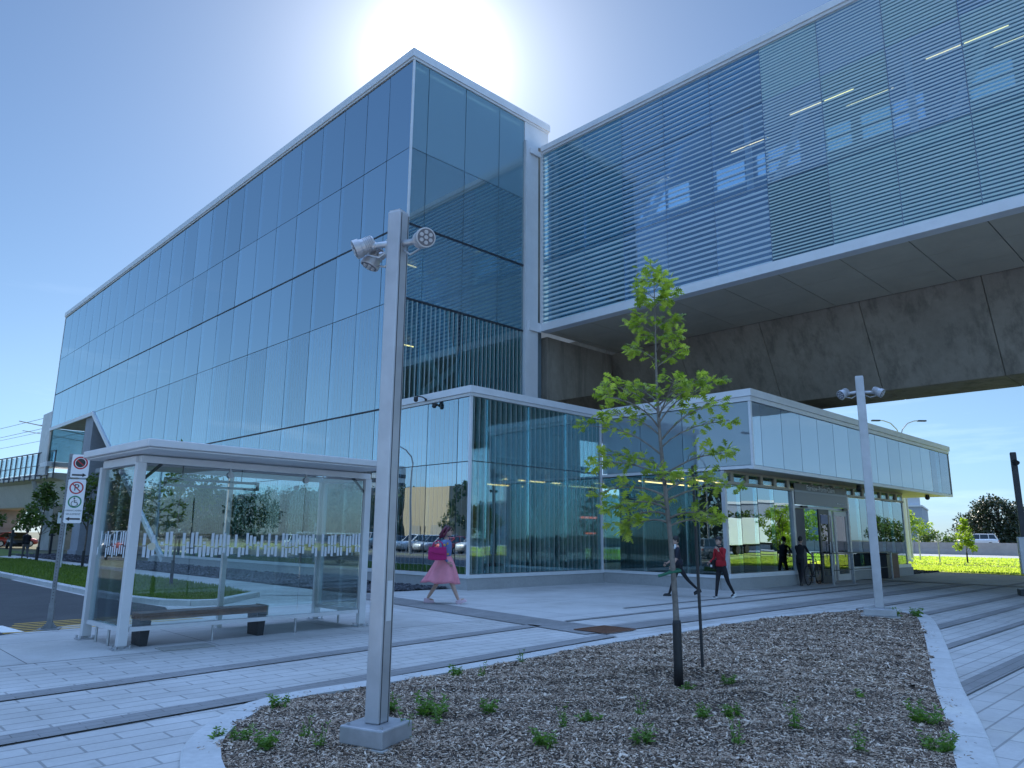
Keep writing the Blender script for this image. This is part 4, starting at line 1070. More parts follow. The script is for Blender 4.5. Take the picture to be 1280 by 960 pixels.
zb = 0.03
lq = thing('floodlight_post', 'aluminium post standing at the far tip of the mulch bed in front of the doors', 'light post', (16.3,5.86,zb), R(19.5))
post(lq, 5.07-zb, .17, .17, z0=.2)
part(lq, 'base_cover', alu, lambda b: b.box(-.3,.3,-.3,.3,.06,.2), bevel=.015)
part(lq, 'footing', conc, lambda b: b.box(-.36,.36,-.36,.36,-.12,.058))
zf = 4.72-zb
flood(lq, (-.03,.085,zf), (-.7,.6,-.45), 1, (-.3,.95)); flood(lq, (.03,.085,zf+.02), (.1,.8,-.5), 1, (.2,1)); flood(lq, (0,-.085,zf), (-.3,-.8,-.5), 1, (-.1,-1))
lr = thing('floodlight_post', 'dark square post at the right edge of the plaza with a pale lower housing', 'light post', (26.78,5.29,0), R(19.5))
post(lr, 4.26, .155, .155, True, z0=.2)
part(lr, 'base_cover', dark_metal, lambda b: b.box(-.3,.3,-.3,.3,0,.2), bevel=.015)
part(lr, 'lower_housing', alu, lambda b: b.box(-.16,.16,-.17,.17,.62,1.72), bevel=.03)
part(lr, 'floodlight', dark_metal, lambda b: (b.tube((-.12,0,3.98),(-.22,-.06,3.92),.07), b.tube((.12,0,3.98),(.24,-.06,3.92),.07)))

# ------------------------------------------------------------------ sign posts
def sign_plate(post_, x0, w, z0, h, fn, face=-.036):
    def f(b):
        r = .025; pl = []
        for cx, cz, a0 in ((x0+w-r,z0+r,-90),(x0+w-r,z0+h-r,0),(x0+r,z0+h-r,90),(x0+r,z0+r,180)):
            for k in range(5): a = R(a0+k*22.5); pl.append((cx+r*math.cos(a), cz+r*math.sin(a)))
        b.prism(pl, face, face+.004, axis='y')
    p = part(post_, 'sign_plate', white_ink, f)
    fn(p, x0+w/2, face); return p
def disc(p, name, mat, cx, cz, r0, r1, y, n=28):
    b = MB(); vs = []
    for k in range(n):
        a = 2*PI*k/n; vs += [(cx+r0*math.cos(a),y,cz+r0*math.sin(a)),(cx+r1*math.cos(a),y,cz+r1*math.sin(a))]
    b.add(vs, [(2*k,2*k+1,(2*k+3)%(2*n),(2*k+2)%(2*n)) for k in range(n)]); return sub_link(b, name, p, mat)
def arrow(p, cx, cz, L, d, y):
    b = MB(); b.prism([(cx-d*L/2,cz-.014),(cx+d*(L/2-.06),cz-.014),(cx+d*(L/2-.06),cz-.034),(cx+d*L/2,cz),(cx+d*(L/2-.06),cz+.034),(cx+d*(L/2-.06),cz+.014),(cx-d*L/2,cz+.014)], y-.0016, y-.0006, axis='y')
    sub_link(b, 'arrow', p, black_ink)
def no_stop(p, cx, y, cz):
    disc(p, 'red_ring', red_ink, cx, cz, .086, .112, y-.001)
    b = MB(); b.tube((cx,y-.0012,cz),(cx,y-.0006,cz),.076,n=24); sub_link(b, 'black_disc', p, black_ink)
    b = MB(); b.obox((cx,y-.0018,cz),(.074,.0004,.008), M=Matrix.Rotation(R(40),3,'Y')); sub_link(b, 'red_slash', p, red_ink)
post_m = mottled('weathered_post', (.20,.21,.22), .2, 9, .5, .3)
sp = thing('sign_post', 'perforated steel signpost with no stopping and accessible parking plates beside the shelter', 'sign post', (3.42,14.48,0), R(-22))
def f(b):
    b.box(-.03,.03,-.03,-.026,.3,2.93); b.box(-.03,-.026,-.026,.03,.3,2.93); b.box(.026,.03,-.026,.03,.3,2.93)
part(sp, 'post', post_m, f)
sub(sp.children[0], 'hole', black_plastic, lambda b: [b.tube((0,-.0305,.5+i*.05),(0,-.030,.5+i*.05),.008,n=8) for i in range(48)])
part(sp, 'socket', post_m, lambda b: (b.box(-.04,.04,-.04,.04,.02,.42), b.box(-.16,.16,-.16,.16,0,.02), b.prism([(-.12,.02),(.12,.02),(.04,.12),(-.04,.12)], -.03,.03, axis='y')))
def f1(p, cx, y): no_stop(p, cx, y, 2.775); arrow(p, cx, 2.565, .22, 1, y)
sign_plate(sp, .02, .27, 2.52, .40, f1)
def f2(p, cx, y):
    disc(p, 'red_ring', red_ink, cx, 2.345, .086, .108, y-.001)
    t = text(p, 'P', .16, (cx,y-.0015,2.345), (PI/2,0,0), black_ink, ext=.0005)
    b = MB(); b.obox((cx,y-.0026,2.345),(.088,.0004,.009), M=Matrix.Rotation(R(45),3,'Y')); sub_link(b, 'red_slash', p, red_ink)
    disc(p, 'green_ring', green_ink, cx, 2.105, .082, .104, y-.001)
    b = MB(); yy = y-.0016   # wheelchair user symbol
    b.tube((cx-.012,yy,2.165),(cx-.012,yy+.0006,2.165),.014,n=12)
    b.bar((cx-.012,yy,2.145),(cx-.006,yy,2.095),.012,.0008,up=(0,1,0)); b.bar((cx-.006,yy,2.095),(cx+.034,yy,2.095),.012,.0008,up=(0,1,0)); b.bar((cx+.034,yy,2.095),(cx+.05,yy,2.050),.012,.0008,up=(0,1,0)); b.bar((cx-.01,yy,2.122),(cx+.026,yy,2.122),.009,.0008,up=(0,1,0))
    sub_link(b, 'wheelchair_symbol', p, black_ink)
    n = 20; b = MB(); vs = []
    for k in range(n+1):
        a = R(120+k*12.5); vs += [(cx-.004+.042*math.cos(a),yy,2.075+.042*math.sin(a)),(cx-.004+.052*math.cos(a),yy,2.075+.052*math.sin(a))]
    b.add(vs, [(2*k,2*k+1,2*k+3,2*k+2) for k in range(n)]); sub_link(b, 'wheel_symbol', p, black_ink)
    text(p, 'DÉBARCADÈRE', .036, (cx,y-.0015,1.955), (PI/2,0,0), black_ink, ext=.0005)
    text(p, 'SEULEMENT', .042, (cx,y-.0015,1.895), (PI/2,0,0), black_ink, ext=.0005)
    arrow(p, cx, 1.815, .22, -1, y)
sign_plate(sp, .005, .27, 1.745, .745, f2)
s2 = thing('sign_post', 'distant signpost with one no stopping plate on the lawn strip', 'sign post', (8.8,36.73,.03), R(-18))
part(s2, 'post', galv, lambda b: b.box(-.03,.03,-.03,.03,0,2.42))
sign_plate(s2, -.34, .42, 1.92, .48, lambda p, cx, y: no_stop(p, cx, y, 2.22))

# ------------------------------------------------------------------ handrail, bin, drain, cameras
hr = thing('handrail', 'two-bar steel handrail with slim posts in front of the white doors', 'railing', (26.9,11.15,0))
for x, y in ((.15,.75),(0,0),(1.86,0),(1.95,.75),(3.9,0),(6.15,.1)):
    p = part(hr, 'post', galv if y < .5 else alu, lambda b: b.bar((x,y,.01),(x,y,1.08),.055,.055))
    sub(p, 'foot', galv, lambda b: b.box(x-.09,x+.09,y-.09,y+.09,0,.012))
part(hr, 'top_rail', dark_metal, lambda b: (b.bar((-.03,0,1.10),(6.2,.1,1.10),.05,.04), b.bar((.15,.78,1.1),(1.95,.78,1.1),.05,.04), b.bar((0,0,1.1),(.15,.76,1.1),.05,.04)))
part(hr, 'lower_rail', dark_metal, lambda b: (b.bar((0,0,.5),(6.15,.1,.5),.03,.03), b.bar((.15,.77,.5),(1.95,.77,.5),.03,.03)))
wb = thing('waste_bin', 'square brown and black waste bin beside the handrail', 'bin', (33.6,11.75,0))
part(wb, 'cabinet', mottled('rust_brown_panel', (.13,.065,.04), .2, 3, .6), lambda b: b.box(-.1,.75,-.35,.35,.03,1.0), bevel=.01)
part(wb, 'side_panel', dark_metal, lambda b: b.box(-.55,-.104,-.33,.33,.03,.98))
part(wb, 'lid', dark_metal, lambda b: b.box(-.58,.78,-.37,.37,1.005,1.05))
dg = thing('drain_grate', 'rusty brown slotted drain grate set in the dark paving band', 'drain', (10.5,8.38,.018))
part(dg, 'frame', mottled('rust', (.15,.07,.04), .35, 14, .9), lambda b: (b.box(-.42,.42,-.36,-.32,0,.012), b.box(-.42,.42,.32,.36,0,.012), b.box(-.42,-.38,-.32,.32,0,.012), b.box(.38,.42,-.32,.32,0,.012)))
part(dg, 'slats', MATS['rust'], lambda b: [b.box(-.38,.38,-.31+i*.056,-.31+i*.056+.032,0,.010) for i in range(11)])
tag(part(None, 'utility_cover', concrete('cover_concrete', (.34,.34,.32), .2), lambda b: b.box(-.36,.36,-.17,.17,0,.012)), 'small grey utility cover in the paving by the shelter front leg', 'cover').location = (4.35,11.05,.004)
def wallcam(loc, label, arm):
    r = thing('security_camera', label, 'camera', loc)
    if arm: part(r, 'arm', black_plastic, lambda b: b.path([(0,0,.05),(-.15,0,.10),(-.38,0,.10),(-.42,0,.02)], .022))
    part(r, 'dome', black_plastic, lambda b: (b.tube(((-.42 if arm else -.12),0,-.02),((-.42 if arm else -.12),0,.06),.07), b.ball(((-.42 if arm else -.12),0,-.03),.075), b.box(-.1 if not arm else -.02,0,-.05,.05,-.02,.06)))
    return r
wallcam((X0-.12,19.2,6.0), 'black dome camera on a bent arm at the lobby roof edge', True)
wallcam((X0-.04,18.7,5.78), 'small black dome camera just under the lobby roof edge', False)
for x, lb in ((38.9,'black dome camera under the right end of the pavilion band'),(30.5,'black dome camera hanging under the band right of the doors')):
    r = thing('security_camera', lb, 'camera', (x,11.35,3.70))
    part(r, 'mount', black_plastic, lambda b: b.tube((0,0,-.10),(0,0,.02),.09)); part(r, 'dome', black_plastic, lambda b: b.ball((0,0,-.12),.11))

# ------------------------------------------------------------------ street lamps in the background
def lamp2(loc, h, arms, label, rz=0.0, group=None, wd=.09):
    r = thing('street_lamp', label, 'street lamp', loc, rz, group)
    part(r, 'pole', alu, lambda b: b.tube((0,0,0),(0,0,h-1.2),wd*1.3,wd*.8))
    for s in arms:
        p = part(r, 'arm', alu, lambda b: b.path([(0,0,h-1.5),(s*.25,0,h-.75),(s*.75,0,h-.2),(s*1.35,0,h+.02),(s*1.8,0,h+.05)], wd*.55))
        sub(p, 'lamp_head', dark_metal, lambda b: b.obox((s*2.05,0,h+.03),(.36,.14,.06)))
    return r
lamp2((70,22.1,0), 12.0, (-1,1), 'tall twin-arm street lamp rising behind the pavilion roof', R(-45))
lamp2((76.5,25.5,0), 6.9, (-1,), 'thin single-arm street lamp among the pale green trees', R(-45), wd=.07)
tag(part(None, 'white_mast', steel_white, lambda b: (b.tube((58,18.6,0),(58,18.6,8.2),.22,.17), b.tube((58,18.6,0),(58,18.6,.25),.34,.34))), 'plain white mast standing right of the pavilion glass corner', 'mast')
lamp2((8.6,62,.02), 8.3, (-1,), 'pale street lamp at the far left edge by the viaduct', R(0), wd=.10)

# ------------------------------------------------------------------ foliage helpers
LEAFV = None
def lobed_leaf():
    h = [(0,.0),(.12,.03),(.16,.17),(.24,.05),(.37,.33),(.45,.055),(.60,.40),(.67,.07),(.82,.24),(.86,.05),(1.0,0)]
    v = [(-.18,0,0)] + [(x,0,.10*math.sin(x*2.6)) for x,_ in h]   # midrib with a stalk
    n = len(h); L = []; Rr = []
    for x, w_ in h[1:-1]:
        L.append(len(v)); v.append((x+.06*w_,w_,.10*math.sin(x*2.6)-.25*w_*w_-.03)); Rr.append(len(v)); v.append((x+.06*w_,-w_,.10*math.sin(x*2.6)-.25*w_*w_-.03))
    f = []
    mid = list(range(1,n+1))
    for side, arr in ((1,L),(-1,Rr)):
        ring_ = [mid[0]] + arr + [mid[-1]]
        for i in range(len(ring_)-1):
            a, b = ring_[i], ring_[i+1]; q = [mid[i], a, b, mid[i+1]]
            q = [k for j, k in enumerate(q) if k not in q[:j]]
            if len(q) > 2: f.append(q if side < 0 else q[::-1])
    v += [(-.18,.012,0),(0,.012,0)]; f.append((0,1,len(v)-1,len(v)-2))
    return v, f
def leaf_cloud(name, pts, dirs, sizes, mat, shape=None, droop=.4):
    """leaves at pts pointing along dirs"""
    P = np.array(pts); D = np.array(dirs); n = len(P)
    yaw = np.arctan2(D[:,1],D[:,0]); pit = -np.arctan2(D[:,2],np.hypot(D[:,0],D[:,1])) + nrng.uniform(-.3,droop,n)
    s = np.array(sizes)
    bv, bf = shape or ([(0,0,0),(.5,.32,-.05),(1,0,0),(.5,-.32,-.05)],[(0,3,2,1)])
    return scatter_mesh(name, bv, bf, P, rots(yaw, pit, nrng.normal(0,.6,n)), np.stack([s,s,s],-1), mat)

# ------------------------------------------------------------------ the young oak in the bed
def young_oak():
    bx_, by_ = TREE; z0 = mz(bx_, by_)
    root = thing('young_oak', 'slim young oak with lobed leaves and a black trunk guard in the mulch bed', 'tree', (bx_,by_,z0))
    rg = Vector((cr.x,cr.y,0)).normalized(); fw = Vector((-rg.y,rg.x,0))
    def tp(z):  # trunk centre at height z above the root
        s = -.035*z + .025*math.sin(z*1.7)
        return rg*s + fw*.015*math.sin(z*2.3) + Vector((0,0,z))
    H = 4.72-z0; zs = [i*H/26 for i in range(27)]
    tk = MB(); tk.path([tp(z)-Vector((0,0,.1 if z == 0 else 0)) for z in zs], [max(.006,.037*(1-z/H)**.8) for z in zs], 10)
    pts, dirs, sz = [], [], []
    br_ = MB()
    rs = random.Random(21)
    def leaves(p, d, n, s=.15):
        for _ in range(n):
            a = Vector((d.x+rs.gauss(0,.75), d.y+rs.gauss(0,.75), d.z*.4+rs.gauss(-.12,.4))).normalized()
            pts.append(p + Vector((rs.gauss(0,.015),rs.gauss(0,.015),rs.gauss(0,.015))) + a*.03); dirs.append(a); sz.append(s*rs.uniform(.62,1.15))
    def branch(z, az, L, el, r, curve=.25, n=6, bare=.28, s=.122, dens=1.15):
        a = R(az); d = rg*math.cos(a) + fw*math.sin(a); p = tp(z); path = [p]; e = R(el)
        for i in range(n):
            v = d*math.cos(e) + Vector((0,0,math.sin(e))); p = p + v*(L/n); path.append(p); e -= curve/n*rs.uniform(.3,1.6); d = (d + Vector((rs.gauss(0,.1),rs.gauss(0,.1),0))).normalized()
        br_.path(path, [r*(1-.75*i/n) for i in range(n+1)], 6)
        for i in range(n):
            for k in range(2):
                t = (i+rs.random())/n
                if t < bare: continue
                q = path[i].lerp(path[i+1], rs.random()); dd = (path[i+1]-path[i]).normalized()
                side = dd.cross(Vector((0,0,1))).normalized()*rs.choice((-1,1))
                tw = (side*rs.uniform(.4,1)+dd*.7+Vector((0,0,rs.uniform(-.1,.5)))).normalized(); ln = rs.uniform(.08,.24)*(1.1-t*.5)
                br_.path([q, q+tw*ln*.5+Vector((0,0,.01)), q+tw*ln], [r*.3,r*.25,.002], 5)
                leaves(q+tw*ln, tw, int(rs.randint(2,5)*dens), s*rs.uniform(.8,1.15)); leaves(q+tw*ln*.5, tw, int(1.2*dens), s*.9)
        leaves(path[-1], (path[-1]-path[-2]).normalized(), 7, s)
    zr = lambda z: z - z0
    for z, az, L, el in ((1.72,15,.52,22),(1.76,185,.55,16),(1.80,-40,.6,24),(1.84,150,.66,18),(1.90,215,.78,22),(1.95,100,.6,20),(2.0,-5,.80,24),(2.04,178,.82,26),(2.10,30,.78,26),(2.16,265,.72,22),(2.22,200,.84,30),(2.28,-25,.80,30),(2.34,160,.72,34)):
        branch(zr(z), az, L*.93, el, .013, .85)
    for z, az, L, el in ((2.50,172,.92,40),(2.58,2,.86,42),(2.66,-35,.80,44),(2.72,140,.74,42),(2.80,215,.80,44),(2.86,40,.82,46),(2.92,285,.66,44),(2.96,10,.84,50),(3.0,180,.62,42),(3.06,-20,.5,40),(3.1,120,.45,40)):
        branch(zr(z), az, L, el, .011, .7)
    for i in range(12):
        z = 3.50 + i*.092; branch(zr(z), 137*i+20, max(.10,.35-.035*i*.7), 42, .006, .6, 4, .2, .13, 1.0)
    branch(zr(4.58), 60, .12, 80, .004, .1, 3, .0, .10, .5)
    pl = tk.build('trunk', bark_smooth, root, smooth=True)
    me = br_.mesh('branches', bark_smooth); link('branches', me, root, True)
    link('crown', leaf_cloud('crown', pts, dirs, sz, oak_leaf, lobed_leaf(), .5), root)
    part(root, 'trunk_guard', black_plastic, lambda b: b.lathe([(.050,-.05),(.048,.2),(.046,.62),(.040,.66)], tp(.2)*.0, 14), smooth=True)
    print('oak leaves', len(pts))
young_oak()
stk = tag(part(None, 'tree_stake', dark_metal, lambda b: (b.tube((0,0,-.2),(0,0,2.28),.018,n=10), b.ball((0,0,2.28),.02))), 'thin straight black stake standing beside the young oak', 'stake'); stk.location = (7.72,4.76,mz(7.72,4.76)); stk.rotation_euler = (0,R(-1.0),0)
tag(part(None, 'tree_tie', mottled('green_tie', (.02,.15,.09), .1, 4, .6), lambda b: b.path([(6.84,4.72,1.19),(6.93,4.62,1.23),(6.99,4.53,1.25),(7.03,4.58,1.26),(6.97,4.65,1.25),(6.92,4.63,1.23)], .016, 6)), 'green strap tied round the young oak trunk at waist height', 'strap')

# ------------------------------------------------------------------ weeds in the bed
def weed_mesh(seed, n, h, spread, s):
    rs = random.Random(seed); pts, dirs, sz = [], [], []; b = MB()
    for i in range(n):
        a = rs.uniform(0,6.28); d = Vector((math.cos(a),math.sin(a),0)); hh = h*rs.uniform(.5,1.1); o = d*rs.uniform(0,spread*.35)
        path = [o, o+d*spread*.2*rs.random()+Vector((0,0,hh*.5)), o+d*spread*.5*rs.random()+Vector((0,0,hh))]
        b.path(path, [.004,.003,.0015], 4)
        for k in range(14):
            t = rs.uniform(.1,1); p = path[0].lerp(path[1],t*2) if t < .5 else path[1].lerp(path[2],t*2-1)
            aa = rs.uniform(0,6.28); dv = Vector((math.cos(aa),math.sin(aa),rs.uniform(-.1,.7))).normalized()
            pts.append(p); dirs.append(dv); sz.append(s*rs.uniform(.5,1.2)*(1.15-.6*t))
    me = leaf_cloud('weed', pts, dirs, sz, weed_leaf, ([(0,0,0),(.35,.2,.03),(.7,.13,.02),(1,0,-.06),(.7,-.13,.02),(.35,-.2,.03),(.5,0,-.02)],[(0,6,1),(1,6,2),(2,6,3),(3,6,4),(4,6,5),(5,6,0)]), .5)
    st_ = b.mesh('stems', weed_leaf)
    bm = bmesh.new(); bm.from_mesh(me); bm.from_mesh(st_); bm.to_mesh(me); bm.free()
    return me
WM = [weed_mesh(1,9,.16,.22,.075), weed_mesh(2,6,.26,.14,.06), weed_mesh(3,5,.10,.18,.06), weed_mesh(4,14,.24,.34,.085), weed_mesh(5,4,.2,.10,.05)]
WEEDS = [ (4.25,5.30,3,1.0,'widest bushy weed clump just right of the steel post base'),(4.02,5.62,0,1.1,'leafy weed clump behind the steel post base'),(3.60,4.84,1,1.0,'upright weed growing against the front of the post footing'),
 (3.46,6.55,0,1.0,'leafy weed at the back kerb of the bed left of the post'),(6.91,6.85,1,.8,'small weed on the back kerb nearest the oak'),(5.63,6.62,0,.95,'weed rosette on the back kerb between post and oak'),
 (7.30,2.32,3,.95,'dense bushy weed at the right kerb of the bed, upper one'),(6.55,2.02,3,.85,'dense bushy weed at the right kerb near the bottom edge'),(5.87,3.63,0,.9,'pale leafy weed below the oak, left of a twin'),(6.15,3.53,0,.95,'round leafy weed below the oak, right of its twin'),
 (6.86,4.44,2,1.1,'low weed at the foot of the oak trunk guard'),(7.31,4.20,0,.8,'small weed right of the oak foot'),(4.74,4.22,1,.8,'thin upright weed in the middle of the bed bottom'),(6.14,2.95,1,1.0,'tall pale weed in the lower right of the bed'),
 (5.96,2.38,1,.9,'upright weed at the bottom right of the bed'),(4.85,3.52,0,1.0,'broad weed at the bottom edge below the oak'),(4.23,3.96,0,1.0,'weed at the bottom edge right of the post'),(2.78,5.42,0,1.0,'weed clump on the left rounded end of the bed, lower one'),
 (2.76,5.76,0,.9,'weed clump on the left rounded end of the bed, upper one'),(3.12,5.45,4,1.0,'spindly weed between the left bed end and the post'),(3.04,5.1,4,1.1,'spindly weed left of the post footing at the bottom edge'),
 (16.3,5.58,0,1.5,'weeds at the foot of the far post in the bed tip'),(17.05,5.42,0,1.5,'weed on the right corner of the far bed tip'),(5.1,4.22,2,1.2,'flat weed between the post and the oak'),(4.63,5.0,0,.9,'feathery weed right of the large clump by the post'),
 (5.83,6.42,4,1.0,'tiny sprout near the back kerb behind the post'),(3.42,5.12,4,.9,'sprout touching the left side of the post footing'),(4.10,5.02,1,.9,'upright weed right of the post footing'),(5.4,3.05,4,1.2,'spindly weed at the bottom centre right of the bed'),(7.9,3.1,2,1.0,'flat weed in the right half of the bed'),(5.55,4.05,4,1.0,'sprout left of the oak foot'),(2.66,6.0,2,1.0,'flat weed on the outer left kerb of the bed')]
for x, y, k, s, lb in WEEDS:
    o = link('weed', WM[k]); o.location = (x,y,mz(x,y)-.01); o.rotation_euler = (0,0,rnd.uniform(0,6.28)); o.scale = (s*.86,)*3
    tag(o, lb, 'weed', 'weeds in the mulch bed')

# ------------------------------------------------------------------ other trees
def tree(name, label, loc, h, th, rad, mat, n, leaf, seed, clumps=26, shape='round', group=None, tr=.12, guard=False, flat=1.0):
    rs = np.random.default_rng(seed); root = thing(name, label, 'tree', loc, 0, group)
    H = h-th; C = []
    for i in range(clumps):
        t = (i+.5)/clumps; zz = th + H*(.06+.9*t)
        if shape == 'cone': rr = rad*(1-t)**.8*1.05
        elif shape == 'dome': rr = rad*math.sqrt(max(0.02,1-(t*.98)**2))
        else: rr = rad*math.sqrt(max(.03,1-(2*t-.95)**2))
        a = rs.uniform(0,6.28)+i*2.4; q = math.sqrt(rs.uniform(.15,1))
        C.append((rr*q*math.cos(a), rr*q*math.sin(a), zz, max(.22*rad,.36*rr)*rs.uniform(.65,1.25)))
    C = np.array(C); w_ = C[:,3]**2; pick = rs.choice(len(C), n, p=w_/w_.sum())
    g = rs.normal(0,1,(n,3)); g /= np.linalg.norm(g,axis=1)[:,None]; g *= (rs.random(n)**.45)[:,None]
    P = C[pick,:3] + g*C[pick,3][:,None]*np.array([1,1,.75*flat])
    D = g + rs.normal(0,.5,(n,3)); D[:,2] -= .2
    link('crown', leaf_cloud('crown', P, D, leaf*rs.uniform(.6,1.3,n), mat), root)
    b = MB(); top = th + H*.75
    b.path([(0,0,-.05),(rs.normal(0,.02)*h*.3,0,th*.6),(rs.normal(0,.02)*h*.4,0,th+H*.3),(0,0,top)], [tr,tr*.8,tr*.5,tr*.12], 8)
    for i in range(0, clumps, 2):
        c = C[i]; b.path([(0,0,max(th*.85,c[2]-abs(c[3])*1.5-.2*rad)), (c[0]*.5,c[1]*.5,c[2]-.15*rad), tuple(c[:3])], [tr*.32,tr*.2,.012], 5)
    b.build('trunk', bark_m, root, smooth=True)
    if guard: part(root, 'trunk_guard', black_plastic, lambda b: b.tube((0,0,0),(0,0,.75),tr*1.25))
    return root
tree('young_tree', 'small dark leafy street tree seen through the bus shelter glass', (8.52,23.2,.04), 4.3, 2.0, 1.05, mid_leaf, 1500, .16, 3, 20, group='young street trees on the lawn strip', tr=.04, guard=True)
tree('young_tree', 'dark young street tree left of the accessible parking signpost', (9.9,46.2,.04), 4.2, 1.6, 1.15, mid_leaf, 1900, .2, 4, 22, 'cone', 'young street trees on the lawn strip', tr=.06, guard=True)
tree('young_tree', 'dark young street tree at the far left picture edge', (7.3,48.5,.04), 4.0, 1.5, 1.1, mid_leaf, 1900, .2, 5, 22, 'cone', 'young street trees on the lawn strip', tr=.06, guard=True)
tree('young_tree', 'young street tree half hidden behind the blue grey pier', (9.6,36.6,.04), 4.1, 1.9, 1.0, mid_leaf, 1500, .17, 6, 20, group='young street trees on the lawn strip', tr=.045, guard=True)
tree('bushy_tree', 'sunlit yellow green bushy tree beyond the viaduct on the left', (14.5,104,0), 7.6, 2, 3.2, lime_leaf, 3500, .34, 7, 24, group='trees beyond the viaduct')
tree('bushy_tree', 'mid green tree beyond the viaduct at the left edge', (6,100,0), 7.2, 2, 3.0, mid_leaf, 3000, .34, 8, 24, group='trees beyond the viaduct')
tree('young_maple', 'small bright lime green maple standing in the sunlit grass', (59,15.1,0), 3.2, .9, .72, lime_leaf, 1300, .17, 9, 20, 'cone', tr=.04, guard=True)
tree('broad_tree', 'broad dark evergreen tree behind the white cars on the right', (146,32.0,.3), 8.4, .6, 5.8, spruce_leaf, 15000, .42, 10, 100, 'dome', tr=.35)
for i, (x, y, h, rd, lb) in enumerate(((92,37.5,7.6,3.3,'pale yellow green locust tree left of the thin street lamp'),(100,33.2,6.6,3.0,'pale yellow green locust tree right of the thin street lamp'),(98,44.5,7.2,3.2,'pale green locust tree nearest the pavilion corner'))):
    tree('locust_tree', lb, (x+8,y*1.06,.4), h*.80, .8, rd*.95, lime_leaf, 2100, .34, 30+i, 30, group='pale green trees behind the highway wall', tr=.12, flat=.45)
for i, (x, y, h, lb) in enumerate(((130,46,2.6,'low hedge bush behind the concrete highway wall'),(132,37.5,2.3,'low scrub bush between the grey building and the white cars'))):
    tree('bush', lb, (x,y,.5), h, .1, 3.6, mid_leaf, 1600, .4, 50+i, 16, tr=.05)

